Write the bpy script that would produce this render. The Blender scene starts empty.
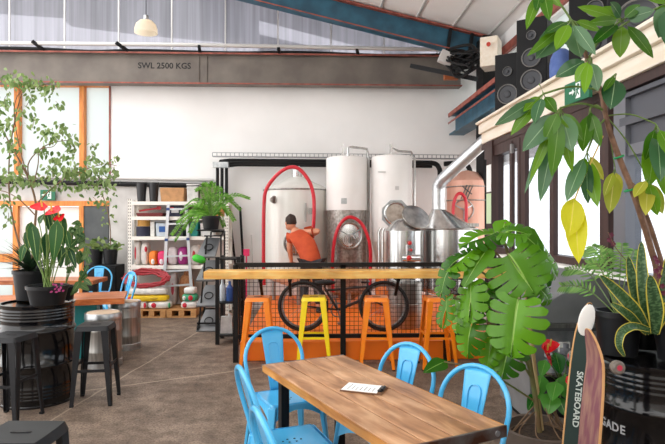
import bpy, bmesh, math, random
from mathutils import Vector, Matrix, Quaternion
random.seed(7)
PI = math.pi
V = Vector
SC = bpy.context.scene
COL = SC.collection
# ---------------------------------------------------------------- camera frame
FPX, CX, CY, CAMZ = 570.0, 332.5, 222.0, 1.6
YAW = math.radians(2.2)
FW = V((math.sin(YAW), math.cos(YAW), 0)); RT = V((math.cos(YAW), -math.sin(YAW), 0))

def P(px, py, d):                       # point seen at a pixel, at a distance d along the view axis
    return FW * d + RT * (d * (px - CX) / FPX) + V((0, 0, CAMZ - d * (py - CY) / FPX))
def G(px, py, z=0.0):                   # point at height z seen at a pixel
    return P(px, py, (CAMZ - z) * FPX / (py - CY))
def WY(px, py, y):                      # point on the plane Y = y
    u = (px - CX) / FPX
    return P(px, py, y / (math.cos(YAW) - u * math.sin(YAW)))
def WX(px, py, x):                      # point on the plane X = x
    u = (px - CX) / FPX
    return P(px, py, x / (math.sin(YAW) + u * math.cos(YAW)))
def GX(px, d, z=0.0):                   # point at column px, distance d, height z
    p = P(px, CY, d); p.z = z
    return p

# ---------------------------------------------------------------- materials
def lin(c):
    r = []
    for v in c[:3]:
        v = v / 255.0
        r.append(v / 12.92 if v <= 0.04045 else ((v + 0.055) / 1.055) ** 2.4)
    return (r[0], r[1], r[2], 1.0)

def nt_new(name):
    m = bpy.data.materials.new(name); m.use_nodes = True
    nt = m.node_tree
    return m, nt, nt.nodes['Principled BSDF'], nt.nodes['Material Output']

def mat(name, col, rough=0.5, metal=0.0, col2=None, nscale=6.0, lo=0.35, hi=0.65, stretch=(1, 1, 1), bump=0.0,
        bscale=60.0, coat=0.0, emit=None, estr=0.0, trans=0.0, spec=0.5, detail=5.0, rough2=None):
    m, nt, b, out = nt_new(name)
    N, L = nt.nodes, nt.links
    b.inputs['Base Color'].default_value = lin(col)
    b.inputs['Roughness'].default_value = rough
    b.inputs['Metallic'].default_value = metal
    b.inputs['Coat Weight'].default_value = coat
    b.inputs['Specular IOR Level'].default_value = spec
    tc = N.new('ShaderNodeTexCoord'); mp = N.new('ShaderNodeMapping')
    mp.inputs['Scale'].default_value = stretch
    L.new(tc.outputs['Object'], mp.inputs['Vector'])
    if col2 is not None:
        no = N.new('ShaderNodeTexNoise'); no.inputs['Scale'].default_value = nscale; no.inputs['Detail'].default_value = detail
        L.new(mp.outputs['Vector'], no.inputs['Vector'])
        cr = N.new('ShaderNodeValToRGB')
        cr.color_ramp.elements[0].position = lo; cr.color_ramp.elements[0].color = lin(col)
        cr.color_ramp.elements[1].position = hi; cr.color_ramp.elements[1].color = lin(col2)
        L.new(no.outputs['Fac'], cr.inputs['Fac']); L.new(cr.outputs['Color'], b.inputs['Base Color'])
        if rough2 is not None:
            mr = N.new('ShaderNodeMapRange'); mr.inputs['To Min'].default_value = rough; mr.inputs['To Max'].default_value = rough2
            L.new(no.outputs['Fac'], mr.inputs['Value']); L.new(mr.outputs['Result'], b.inputs['Roughness'])
    if bump:
        n2 = N.new('ShaderNodeTexNoise'); n2.inputs['Scale'].default_value = bscale; n2.inputs['Detail'].default_value = 4
        L.new(mp.outputs['Vector'], n2.inputs['Vector'])
        bp = N.new('ShaderNodeBump'); bp.inputs['Strength'].default_value = bump; bp.inputs['Distance'].default_value = 0.01
        L.new(n2.outputs['Fac'], bp.inputs['Height']); L.new(bp.outputs['Normal'], b.inputs['Normal'])
    if emit is not None:
        b.inputs['Emission Color'].default_value = lin(emit); b.inputs['Emission Strength'].default_value = estr
    if trans:
        tr = N.new('ShaderNodeBsdfTranslucent'); tr.inputs['Color'].default_value = lin(col)
        mx = N.new('ShaderNodeMixShader'); mx.inputs[0].default_value = trans
        L.new(b.outputs[0], mx.inputs[1]); L.new(tr.outputs[0], mx.inputs[2]); L.new(mx.outputs[0], out.inputs['Surface'])
    return m

def leafmat(name, c1, c2, rib=None, margin=None, ribw=0.035, marg=0.40, rough=0.4, trans=0.3, bands=None):
    """leaf skin: colour varies per leaf, midrib and margin drawn from the blade's own UVs"""
    m, nt, b, out = nt_new(name)
    N, L = nt.nodes, nt.links
    g = N.new('ShaderNodeNewGeometry')
    cr = N.new('ShaderNodeValToRGB')
    cr.color_ramp.elements[0].color = lin(c1); cr.color_ramp.elements[1].color = lin(c2)
    L.new(g.outputs['Random Per Island'], cr.inputs['Fac'])
    cur = cr.outputs['Color']
    uv = N.new('ShaderNodeUVMap'); sp = N.new('ShaderNodeSeparateXYZ'); L.new(uv.outputs['UV'], sp.inputs[0])
    def math_(op, a, bb=None):
        n = N.new('ShaderNodeMath'); n.operation = op
        for k, v in enumerate((a, bb)):
            if v is None: continue
            if isinstance(v, (int, float)): n.inputs[k].default_value = v
            else: L.new(v, n.inputs[k])
        return n.outputs[0]
    off = math_('ABSOLUTE', math_('SUBTRACT', sp.outputs['X'], 0.5))
    def mixc(fac, c, cur):
        x = N.new('ShaderNodeMix'); x.data_type = 'RGBA'
        L.new(fac, x.inputs['Factor']); L.new(cur, x.inputs['A']); x.inputs['B'].default_value = lin(c)
        return x.outputs['Result']
    if bands:
        w = N.new('ShaderNodeTexNoise'); w.inputs['Scale'].default_value = 1.0; w.inputs['Detail'].default_value = 2
        mp = N.new('ShaderNodeMapping'); mp.inputs['Scale'].default_value = (3, 26, 1); L.new(uv.outputs['UV'], mp.inputs['Vector'])
        L.new(mp.outputs['Vector'], w.inputs['Vector'])
        mr = N.new('ShaderNodeMapRange'); mr.inputs['From Min'].default_value = .45; mr.inputs['From Max'].default_value = .6
        L.new(w.outputs['Fac'], mr.inputs['Value'])
        cur = mixc(mr.outputs['Result'], bands, cur)
    if rib: cur = mixc(math_('LESS_THAN', off, ribw), rib, cur)
    if margin: cur = mixc(math_('GREATER_THAN', off, marg), margin, cur)
    L.new(cur, b.inputs['Base Color']); b.inputs['Roughness'].default_value = rough; b.inputs['Specular IOR Level'].default_value = .38
    tr = N.new('ShaderNodeBsdfTranslucent'); L.new(cur, tr.inputs['Color'])
    mx = N.new('ShaderNodeMixShader'); mx.inputs[0].default_value = trans
    L.new(b.outputs[0], mx.inputs[1]); L.new(tr.outputs[0], mx.inputs[2]); L.new(mx.outputs[0], out.inputs['Surface'])
    return m

def glassmat(name, tint=(235, 240, 245), gloss=0.12, diffuse=0.0):
    m, nt, b, out = nt_new(name); N, L = nt.nodes, nt.links
    t = N.new('ShaderNodeBsdfTransparent'); t.inputs['Color'].default_value = lin(tint)
    gl = N.new('ShaderNodeBsdfGlossy'); gl.inputs['Roughness'].default_value = 0.04
    mx = N.new('ShaderNodeMixShader'); mx.inputs[0].default_value = gloss
    L.new(t.outputs[0], mx.inputs[1]); L.new(gl.outputs[0], mx.inputs[2])
    L.new(mx.outputs[0], out.inputs['Surface'])
    return m

def frostmat(name, tint, clear=0.0, rough=0.25, gloss=0.06, streak=None):
    """frosted or twin-wall sheet: passes daylight softly"""
    m, nt, b, out = nt_new(name); N, L = nt.nodes, nt.links
    t = N.new('ShaderNodeBsdfTranslucent'); t.inputs['Color'].default_value = lin(tint)
    last = t.outputs[0]
    if streak:
        tc = N.new('ShaderNodeTexCoord'); mp = N.new('ShaderNodeMapping'); mp.inputs['Scale'].default_value = (1, 0, .02)
        no = N.new('ShaderNodeTexNoise'); no.inputs['Scale'].default_value = streak; no.inputs['Detail'].default_value = 2
        L.new(tc.outputs['Object'], mp.inputs[0]); L.new(mp.outputs[0], no.inputs['Vector'])
        cr = N.new('ShaderNodeValToRGB')
        cr.color_ramp.elements[0].position = .3; cr.color_ramp.elements[0].color = lin([c * .82 for c in tint])
        cr.color_ramp.elements[1].position = .65; cr.color_ramp.elements[1].color = lin(tint)
        L.new(no.outputs['Fac'], cr.inputs[0]); L.new(cr.outputs[0], t.inputs['Color'])
    if clear:
        r = N.new('ShaderNodeBsdfRefraction'); r.inputs['Roughness'].default_value = rough; r.inputs['IOR'].default_value = 1.06
        r.inputs['Color'].default_value = lin(tint)
        mx = N.new('ShaderNodeMixShader'); mx.inputs[0].default_value = clear
        L.new(last, mx.inputs[1]); L.new(r.outputs[0], mx.inputs[2]); last = mx.outputs[0]
    gl = N.new('ShaderNodeBsdfGlossy'); gl.inputs['Roughness'].default_value = .3
    m2 = N.new('ShaderNodeMixShader'); m2.inputs[0].default_value = gloss
    L.new(last, m2.inputs[1]); L.new(gl.outputs[0], m2.inputs[2]); L.new(m2.outputs[0], out.inputs['Surface'])
    return m

# ---------------------------------------------------------------- mesh builder
def basis(axis, up=None):
    z = V(axis).normalized()
    u = V(up) if up is not None else (V((0, 0, 1)) if abs(z.z) < 0.95 else V((0, 1, 0)))
    x = u.cross(z)
    if x.length < 1e-6: x = V((1, 0, 0)).cross(z)
    x.normalize(); y = z.cross(x)
    return x, y, z

class MB:
    def __init__(s):
        s.bm = bmesh.new(); s.uv = s.bm.loops.layers.uv.new('UVMap'); s.mi = 0
    def face(s, vs):
        try:
            f = s.bm.faces.new(vs); f.material_index = s.mi
            return f
        except ValueError:
            return None
    def box(s, c, size, rot=None, taper=1.0):
        c = V(c); hx, hy, hz = size[0] / 2, size[1] / 2, size[2] / 2
        vs = []
        for dz in (-1, 1):
            t = taper if dz > 0 else 1.0
            for dx, dy in ((-1, -1), (1, -1), (1, 1), (-1, 1)):
                v = V((dx * hx * t, dy * hy * t, dz * hz))
                if rot is not None: v = rot @ v
                vs.append(s.bm.verts.new(c + v))
        for q in ((3, 2, 1, 0), (4, 5, 6, 7), (0, 1, 5, 4), (1, 2, 6, 5), (2, 3, 7, 6), (3, 0, 4, 7)):
            s.face([vs[i] for i in q])
        return s
    def box2(s, a, b):
        a, b = V(a), V(b)
        return s.box((a + b) / 2, (abs(b.x - a.x), abs(b.y - a.y), abs(b.z - a.z)))
    def bar(s, p, q, w, h=None, up=None, w2=None, h2=None):
        """rectangular bar from p to q; w across, h along the up hint"""
        p, q = V(p), V(q); h = h if h is not None else w
        w2 = w if w2 is None else w2; h2 = h if h2 is None else h2
        x, y, z = basis(q - p, up)
        A = [s.bm.verts.new(p + x * (i * w / 2) + y * (j * h / 2)) for i, j in ((-1, -1), (1, -1), (1, 1), (-1, 1))]
        B = [s.bm.verts.new(q + x * (i * w2 / 2) + y * (j * h2 / 2)) for i, j in ((-1, -1), (1, -1), (1, 1), (-1, 1))]
        s.face(A[::-1]); s.face(B)
        for i in range(4): s.face([A[i], A[(i + 1) % 4], B[(i + 1) % 4], B[i]])
        return s
    def tube(s, pts, r, seg=8, closed=False, radii=None):
        pts = [V(p) for p in pts]; n = len(pts); rings = []
        t0 = (pts[1] - pts[0]).normalized(); x, y, _ = basis(t0)
        prev = t0
        for i, p in enumerate(pts):
            if closed: t = (pts[(i + 1) % n] - pts[i - 1]).normalized()
            elif i == 0: t = t0
            elif i == n - 1: t = (pts[-1] - pts[-2]).normalized()
            else: t = (pts[i + 1] - pts[i - 1]).normalized()
            if t.length < 1e-6: t = prev
            q = prev.rotation_difference(t); x = q @ x; y = q @ y; prev = t
            rr = radii[i] if radii else r
            rings.append([s.bm.verts.new(p + x * (rr * math.cos(2 * PI * k / seg)) + y * (rr * math.sin(2 * PI * k / seg))) for k in range(seg)])
        m = n if closed else n - 1
        for i in range(m):
            a, b = rings[i], rings[(i + 1) % n]
            for k in range(seg): s.face([a[k], a[(k + 1) % seg], b[(k + 1) % seg], b[k]])
        if not closed:
            s.face(rings[0][::-1]); s.face(rings[-1])
        return s
    def lathe(s, prof, c=(0, 0, 0), seg=24, axis=(0, 0, 1), up=None, sx=1.0, sy=1.0):
        c = V(c); x, y, z = basis(axis, up); rings = []
        for r, h in prof:
            if r <= 1e-5: rings.append([s.bm.verts.new(c + z * h)])
            else: rings.append([s.bm.verts.new(c + x * (sx * r * math.cos(2 * PI * k / seg)) + y * (sy * r * math.sin(2 * PI * k / seg)) + z * h) for k in range(seg)])
        for a, b in zip(rings, rings[1:]):
            for k in range(seg):
                k2 = (k + 1) % seg
                if len(a) == 1 and len(b) == 1: break
                if len(a) == 1: s.face([a[0], b[k2], b[k]])
                elif len(b) == 1: s.face([a[k], a[k2], b[0]])
                else: s.face([a[k], a[k2], b[k2], b[k]])
        return s
    def cyl(s, c, r, h, seg=20, axis=(0, 0, 1), r2=None):
        r2 = r if r2 is None else r2
        return s.lathe([(0, 0), (r, 0), (r2, h), (0, h)], c, seg, axis)
    def prism(s, pts, ext):
        """closed prism: polygon of 3D points pushed along ext"""
        e = V(ext); A = [s.bm.verts.new(V(p)) for p in pts]; B = [s.bm.verts.new(V(p) + e) for p in pts]
        s.face(A[::-1]); s.face(B); n = len(A)
        for i in range(n): s.face([A[i], A[(i + 1) % n], B[(i + 1) % n], B[i]])
        return s
    def torus(s, c, R, r, axis=(0, 0, 1), seg=32, sec=8, sx=1.0, sy=1.0):
        x, y, z = basis(axis); c = V(c)
        return s.tube([c + x * (R * sx * math.cos(2 * PI * k / seg)) + y * (R * sy * math.sin(2 * PI * k / seg)) for k in range(seg)], r, sec, True)
    def ball(s, c, r, seg=14, ring=9, scale=(1, 1, 1), rot=None, pw=1.0):
        """ellipsoid; pw < 1 squares it off (sacks, cushions)"""
        c = V(c); rings = []
        def sg(v): return math.copysign(abs(v) ** pw, v)
        for i in range(ring + 1):
            ph = -PI / 2 + PI * i / ring
            n = 1 if i in (0, ring) else seg
            row = []
            for k in range(n):
                th = 2 * PI * k / seg
                v = V((sg(math.cos(ph)) * sg(math.cos(th)) * r * scale[0], sg(math.cos(ph)) * sg(math.sin(th)) * r * scale[1], sg(math.sin(ph)) * r * scale[2]))
                if n == 1: v = V((0, 0, sg(math.sin(ph)) * r * scale[2]))
                if rot is not None: v = rot @ v
                row.append(s.bm.verts.new(c + v))
            rings.append(row)
        for a, b in zip(rings, rings[1:]):
            for k in range(seg):
                k2 = (k + 1) % seg
                if len(a) == 1: s.face([a[0], b[k2], b[k]])
                elif len(b) == 1: s.face([a[k], a[k2], b[0]])
                else: s.face([a[k], a[k2], b[k2], b[k]])
        return s
    def grid(s, fn, nu, nv, uvs=True):
        """open surface from fn(u, v), u and v in 0..1"""
        vs = [[s.bm.verts.new(fn(i / nu, j / nv)) for i in range(nu + 1)] for j in range(nv + 1)]
        for j in range(nv):
            for i in range(nu):
                f = s.face([vs[j][i], vs[j][i + 1], vs[j + 1][i + 1], vs[j + 1][i]])
                if f and uvs:
                    for l, (a, b) in zip(f.loops, ((i, j), (i + 1, j), (i + 1, j + 1), (i, j + 1))):
                        l[s.uv].uv = (a / nu, b / nv)
        return s
    def leaf(s, base, tip, width, nrm, kind='oval', fold=0.15, droop=0.12, nv=7, nu=4):
        base, tip, nrm = V(base), V(tip), V(nrm)
        ax = tip - base; ln = ax.length; ax.normalize()
        sd = ax.cross(nrm)
        if sd.length < 1e-4: sd = ax.cross(V((0.3, 0.5, 0.8)))
        sd.normalize(); n = sd.cross(ax).normalized()
        def w(t):
            if kind == 'oval': return math.sin(PI * min(1, t ** 0.9)) ** 0.75 * (1.0 - 0.12 * t)
            if kind == 'heart':
                return (min(1, t / 0.22)) ** 0.6 * (max(0.0, 1 - t)) ** 0.62 * 1.25
            if kind == 'sword': return min(1.0, 0.55 + 1.2 * t) * (max(0.0, 1 - t ** 4)) ** 0.7
            if kind == 'lance': return math.sin(PI * t ** 0.7) ** 0.9
            return 1.0
        def fn(u, v):
            x = (u - 0.5) * 2 * w(v) * width / 2
            back = 0.0
            if kind == 'heart': back = -0.16 * ln * abs(u - 0.5) * 2 * max(0, 1 - v * 4)
            return base + ax * (ln * v + back) + sd * x + n * (-droop * ln * (v - 0.0) ** 2 + droop * ln * v * 0.4 + fold * abs(x))
        return s.grid(fn, nu, nv)
    def monstera(s, base, tip, width, nrm, lobes=6, droop=0.18):
        """split leaf: a heart with fingers radiating from the midrib, joined near it"""
        base, tip, nrm = V(base), V(tip), V(nrm)
        ax = tip - base; ln = ax.length; ax.normalize()
        sd = ax.cross(nrm).normalized(); n = sd.cross(ax).normalized()
        allv = {}; nv = 9
        ph = random.random() * 6
        def fn(sp, v, sgn):
            th = math.radians(158) * (1 - sp)
            oy = .36 + (.66 if th < PI / 2 else .50) * math.cos(th); ox = math.sin(th) ** .85 * width / 2
            my = .03 + .93 * sp ** 1.1
            w_ = v ** .92
            y = my + (oy - my) * w_ + .05 * math.sin(PI * v) ; x = ox * w_
            up_ = -droop * ln * max(0, y) ** 2 - .30 * (x / width * 2) ** 2 * width + .34 * x + .012 * math.sin(5 * y + ph + sgn)
            return base + ax * (y * ln) + sd * (sgn * x) + n * up_
        for sgn in (-1, 1):
            for i in range(lobes):
                c_ = (i + .5) / lobes; vs = []
                for j in range(nv + 1):
                    v = j / nv; k_ = 1.0
                    if v > .28: k_ -= .12 * min(1, (v - .28) / .12) + .14 * max(0, v - .4)
                    if v > .84: k_ -= .42 * ((v - .84) / .16) ** 1.5
                    last = (i == lobes - 1)
                    row = []
                    for k in range(3):
                        q = (k / 2 - .5)
                        kk = k_
                        if last and k == 2: kk = 1.0
                        p = fn(min(1, max(0, c_ + q * kk / lobes)), v * (1 - (.05 if k != 1 and v > .9 else 0)), sgn)
                        key = (round(p.x, 4), round(p.y, 4), round(p.z, 4))
                        if key not in allv: allv[key] = s.bm.verts.new(p)
                        row.append(allv[key])
                    vs.append(row)
                for j in range(nv):
                    for k in range(2):
                        q = list(dict.fromkeys([vs[j][k], vs[j][k + 1], vs[j + 1][k + 1], vs[j + 1][k]]))
                        if len(q) < 3: continue
                        f = s.face(q)
                        if f:
                            for l in f.loops:
                                jj = j if (l.vert in vs[j]) else j + 1
                                l[s.uv].uv = (0.5 + sgn * 0.5 * jj / nv, .5)
        return s
    def mesh(s, name, mats, smooth=35, recalc=True):
        if recalc: bmesh.ops.recalc_face_normals(s.bm, faces=s.bm.faces[:])
        me = bpy.data.meshes.new(name); s.bm.to_mesh(me); s.bm.free()
        for m in (mats if isinstance(mats, (list, tuple)) else [mats]): me.materials.append(m)
        if smooth:
            for p in me.polygons: p.use_smooth = True
            me.set_sharp_from_angle(angle=math.radians(smooth))
        return me

def text_mb(mb, string, size, M, extrude=0.002, align='CENTER'):
    cu = bpy.data.curves.new('lettering', 'FONT'); cu.body = string; cu.size = size; cu.extrude = extrude
    cu.align_x = align; cu.align_y = 'CENTER'; cu.resolution_u = 3; cu.offset = size * .018
    o = bpy.data.objects.new('lettering', cu); COL.objects.link(o)
    dg = bpy.context.evaluated_depsgraph_get()
    me = bpy.data.meshes.new_from_object(o.evaluated_get(dg))
    me.transform(M); mb.bm.from_mesh(me)
    bpy.data.objects.remove(o); bpy.data.curves.remove(cu); bpy.data.meshes.remove(me)
    return mb

# ---------------------------------------------------------------- things and parts
def tag(o, label=None, cat=None, group=None, kind=None):
    if label: o['label'] = label
    if cat: o['category'] = cat
    if group: o['group'] = group
    if kind: o['kind'] = kind
    return o
def thing(name, label, cat, loc=(0, 0, 0), group=None):
    o = bpy.data.objects.new(name, None); COL.objects.link(o); o.location = V(loc); o.empty_display_size = 0.1
    return tag(o, label, cat, group)
def part(name, mb, m, parent=None, label=None, smooth=35, bevel=0.0, recalc=True):
    me = mb.mesh(name, m, smooth, recalc)
    o = bpy.data.objects.new(name, me); COL.objects.link(o)
    if parent is not None:
        o.parent = parent
        if parent.type == 'EMPTY': o.matrix_parent_inverse = Matrix.Translation(-parent.location)
        elif parent.parent is None: o.matrix_parent_inverse = Matrix.Translation(-parent.location)
    if bevel:
        bv = o.modifiers.new('bevel', 'BEVEL'); bv.width = bevel; bv.segments = 2; bv.limit_method = 'ANGLE'; bv.angle_limit = math.radians(40)
    if label: o['label'] = label
    return o
def solo(name, mb, m, label, cat, group=None, smooth=35, bevel=0.0, recalc=True, kind=None):
    """a thing that is one mesh, its origin at its base"""
    o = part(name, mb, m, None, None, smooth, bevel, recalc)
    xs = [v.co for v in o.data.vertices]
    c = V(((min(v.x for v in xs) + max(v.x for v in xs)) / 2, (min(v.y for v in xs) + max(v.y for v in xs)) / 2, min(v.z for v in xs)))
    o.data.transform(Matrix.Translation(-c)); o.location = c
    return tag(o, label, cat, group, kind)
def struct(name, mb, m, smooth=35, bevel=0.0, label=None, cat=None):
    o = part(name, mb, m, None, None, smooth, bevel)
    return tag(o, label, cat, None, 'structure')
def dup(root, loc, rotz=0.0, label=None, group=None, scale=None):
    r = root.copy(); COL.objects.link(r); r.location = V(loc); r.rotation_euler = (0, 0, rotz)
    if scale: r.scale = scale
    if label: r['label'] = label
    if group: r['group'] = group
    for ch in root.children:
        c = ch.copy(); COL.objects.link(c); c.parent = r
        for g in ch.children:
            d = g.copy(); COL.objects.link(d); d.parent = c
    return r
def place(root, loc, rotz, label, group=None):
    root.location = V(loc); root.rotation_euler = (0, 0, rotz); root['label'] = label
    if group: root['group'] = group
    return root
def arc(c, x, y, r, a0, a1, n):
    c, x, y = V(c), V(x), V(y)
    return [c + x * (r * math.cos(a0 + (a1 - a0) * k / n)) + y * (r * math.sin(a0 + (a1 - a0) * k / n)) for k in range(n + 1)]
def spline(pts, n=6):
    """Catmull-Rom through points"""
    pts = [V(p) for p in pts]; out = []
    for i in range(len(pts) - 1):
        p0 = pts[max(0, i - 1)]; p1 = pts[i]; p2 = pts[i + 1]; p3 = pts[min(len(pts) - 1, i + 2)]
        for k in range(n):
            t = k / n
            out.append(0.5 * ((2 * p1) + (p2 - p0) * t + (2 * p0 - 5 * p1 + 4 * p2 - p3) * t * t + (3 * p1 - p0 - 3 * p2 + p3) * t ** 3))
    out.append(pts[-1]); return out
def face_rot(f): return math.atan2(-f[0], f[1])
def skin_obj(name, verts, edges, radii, m, parent, sub=2, root=0):
    me = bpy.data.meshes.new(name); me.from_pydata([tuple(v) for v in verts], edges, []); me.update()
    o = bpy.data.objects.new(name, me); COL.objects.link(o)
    sk = o.modifiers.new('skin', 'SKIN'); sk.use_smooth_shade = True
    lay = me.skin_vertices[0] if me.skin_vertices else None
    if lay is None:
        bpy.context.view_layer.objects.active = o
        me.attributes
    for i, r in enumerate(radii):
        rr = r if isinstance(r, (tuple, list)) else (r, r)
        me.skin_vertices[0].data[i].radius = rr
        me.skin_vertices[0].data[i].use_root = (i == root)
    ss = o.modifiers.new('sub', 'SUBSURF'); ss.levels = sub; ss.render_levels = sub
    # freeze to a plain mesh
    dg = bpy.context.evaluated_depsgraph_get()
    m2 = bpy.data.meshes.new_from_object(o.evaluated_get(dg)); m2.name = name
    bpy.data.objects.remove(o)
    o = bpy.data.objects.new(name, m2); COL.objects.link(o)
    m2.materials.clear(); m2.materials.append(m)
    for p in m2.polygons: p.use_smooth = True
    if parent is not None:
        o.parent = parent; o.matrix_parent_inverse = Matrix.Translation(-parent.location)
    return o
# ---------------------------------------------------------------- camera, world
cam = bpy.data.cameras.new('camera'); co = bpy.data.objects.new('camera', cam); COL.objects.link(co)
cam.sensor_width = 36.0; cam.lens = FPX / 665 * 36.0; cam.clip_end = 200; cam.clip_start = 0.05
co.location = (0, 0, CAMZ); co.rotation_euler = (PI / 2, 0, -YAW)
SC.camera = co
# ================================================================ materials used
M = {}
M['plaster'] = mat('white_plaster', (247, 246, 245), .75, col2=(240, 239, 238), nscale=1.2, bump=.08, bscale=30)
M['block'] = mat('pale_block', (214, 211, 208), .85, col2=(190, 187, 184), nscale=3, bump=.3, bscale=25)
M['darkwall'] = mat('grey_panel', (92, 96, 98), .7, col2=(80, 84, 86), nscale=4)
M['steelbeam'] = mat('brown_grey_steel', (124, 116, 108), .6, col2=(106, 98, 92), nscale=2.5, bump=.06)
M['redlead'] = mat('red_oxide_paint', (168, 92, 78), .6, col2=(128, 66, 56), nscale=8)
M['bluesteel'] = mat('blue_steel', (44, 98, 122), .5, col2=(34, 78, 100), nscale=5)
M['lining'] = mat('roof_lining', (250, 249, 247), .8, col2=(242, 240, 238), nscale=1.0, bump=.12, bscale=2.2)
M['orangetimber'] = mat('orange_timber', (232, 150, 70), .5, col2=(206, 118, 50), nscale=5, stretch=(4, 4, .6))
M['frost'] = frostmat('frosted_pane', (205, 210, 209), gloss=.08)
M['poly'] = frostmat('twinwall_sheet', (198, 198, 204), clear=.6, rough=.16, gloss=.05, streak=14)
M['black'] = mat('black_paint', (15, 15, 17), .45, col2=(20, 20, 22), nscale=10, spec=.3)
M['blackmat'] = mat('matt_black', (18, 19, 22), .65, spec=.3)
M['cable'] = mat('cable_sleeve', (16, 16, 18), .55, spec=.3)
M['traysteel'] = mat('tray_steel', (150, 152, 154), .45, .6)
M['galv'] = mat('galvanised_steel', (196, 198, 200), .32, .9, col2=(160, 164, 168), nscale=14)
M['conduit'] = mat('grey_conduit', (206, 204, 202), .5, .2)
M['orangefloor'] = mat('orange_floor_paint', (255, 130, 20), .5, col2=(250, 118, 14), nscale=3)
M['cream'] = mat('cream_timber', (242, 234, 220), .6, col2=(232, 220, 200), nscale=3, stretch=(6, .6, 6))
M['brownwood'] = mat('dark_brown_timber', (66, 42, 38), .5, col2=(52, 32, 30), nscale=6, stretch=(5, 5, .5))
M['alu'] = mat('grey_aluminium', (122, 124, 132), .4, .4)
M['shutter'] = mat('grey_shutter', (88, 90, 98), .5, .2)
M['glass'] = glassmat('clear_pane')
M['curtain'] = mat('pale_render', (226, 230, 238), .8)
M['white'] = mat('white_paint', (242, 240, 236), .5)
M['paper'] = mat('white_paper', (250, 250, 248), .7)
M['green_sign'] = mat('sign_green', (18, 106, 72), .4)
M['signwhite'] = mat('sign_white', (246, 250, 248), .4)
M['ink'] = mat('black_lettering', (26, 24, 24), .6)
M['roofgrey'] = mat('neighbour_wall', (104, 102, 106), .8, col2=(60, 62, 72), nscale=.7, lo=.4, hi=.6)
M['shrub'] = leafmat('outside_leaf', (90, 130, 70), (130, 160, 100))

# floor: worn concrete with stains, aggregate and two repair lines
def floor_mat():
    m, nt, b, out = nt_new('worn_concrete'); N, L = nt.nodes, nt.links
    tc = N.new('ShaderNodeTexCoord')
    def noise(sc, det=6, rough=.6):
        n = N.new('ShaderNodeTexNoise'); n.inputs['Scale'].default_value = sc; n.inputs['Detail'].default_value = det
        n.inputs['Roughness'].default_value = rough; L.new(tc.outputs['Object'], n.inputs['Vector']); return n.outputs['Fac']
    def ramp(f, p0, c0, p1, c1):
        r = N.new('ShaderNodeValToRGB'); e = r.color_ramp.elements
        e[0].position = p0; e[0].color = lin(c0); e[1].position = p1; e[1].color = lin(c1); L.new(f, r.inputs[0]); return r.outputs[0]
    def mix(mode, fac, a, c):
        x = N.new('ShaderNodeMix'); x.data_type = 'RGBA'; x.blend_type = mode
        if isinstance(fac, float): x.inputs['Factor'].default_value = fac
        else: L.new(fac, x.inputs['Factor'])
        L.new(a, x.inputs['A'])
        if isinstance(c, tuple): x.inputs['B'].default_value = lin(c)
        else: L.new(c, x.inputs['B'])
        return x.outputs['Result']
    base = ramp(noise(1.3), .32, (124, 106, 92), .66, (164, 146, 131))
    base = mix('MULTIPLY', .85, base, ramp(noise(5, 8, .7), .35, (150, 138, 128), .6, (255, 252, 248)))
    base = mix('MULTIPLY', .7, base, ramp(noise(60, 3, .7), .38, (120, 112, 104), .55, (255, 255, 255)))
    base = mix('MIX', ramp(noise(22, 3, .5), .70, (0, 0, 0), .73, (150, 150, 150)), base, (92, 70, 58))
    base = mix('MIX', ramp(noise(14, 2, .5), .72, (0, 0, 0), .74, (120, 120, 120)), base, (206, 194, 180))
    sp = N.new('ShaderNodeSeparateXYZ'); L.new(tc.outputs['Object'], sp.inputs[0])
    wob = N.new('ShaderNodeTexNoise'); wob.inputs['Scale'].default_value = 4; L.new(tc.outputs['Object'], wob.inputs['Vector'])
    for (pa, pb, wd) in ((G(121, 386), G(243, 370), .016), (G(60, 415), G(128, 374), .013)):
        d = (pb - pa).normalized(); n = V((-d.y, d.x, 0)); k = n.dot(pa)
        dp = N.new('ShaderNodeVectorMath'); dp.operation = 'DOT_PRODUCT'; L.new(tc.outputs['Object'], dp.inputs[0]); dp.inputs[1].default_value = n
        a = N.new('ShaderNodeMath'); a.operation = 'SUBTRACT'; L.new(dp.outputs['Value'], a.inputs[0]); a.inputs[1].default_value = k
        w = N.new('ShaderNodeMath'); w.operation = 'MULTIPLY_ADD'; L.new(wob.outputs['Fac'], w.inputs[0]); w.inputs[1].default_value = .05; L.new(a.outputs[0], w.inputs[2])
        w2 = N.new('ShaderNodeMath'); w2.operation = 'SUBTRACT'; L.new(w.outputs[0], w2.inputs[0]); w2.inputs[1].default_value = .025
        ab = N.new('ShaderNodeMath'); ab.operation = 'ABSOLUTE'; L.new(w2.outputs[0], ab.inputs[0])
        lt = N.new('ShaderNodeMapRange'); lt.inputs['From Min'].default_value = wd; lt.inputs['From Max'].default_value = wd * .4
        lt.inputs['To Max'].default_value = .55; L.new(ab.outputs[0], lt.inputs['Value'])
        base = mix('MIX', lt.outputs['Result'], base, (196, 178, 158))
    L.new(base, b.inputs['Base Color']); b.inputs['Roughness'].default_value = .62
    bp = N.new('ShaderNodeBump'); bp.inputs['Strength'].default_value = .25; bp.inputs['Distance'].default_value = .01
    L.new(noise(30, 5, .7), bp.inputs['Height']); L.new(bp.outputs['Normal'], b.inputs['Normal'])
    return m
M['floor'] = floor_mat()

# ================================================================ the setting
YW = 10.8                                  # back wall plane
XF = 2.3                                   # shopfront plane on the right
struct('wall_rear_added', MB().box2((-7.5, -4.2, 0), (6.5, -4, 5.2)), mat('added_rear_wall', (222, 218, 212), .8))  # unseen wall added behind the camera to block sky reflections and bounce fill
struct('floor', MB().box2((-7.5, -4, -.1), (6.5, YW + .3, 0)), M['floor'])

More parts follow.
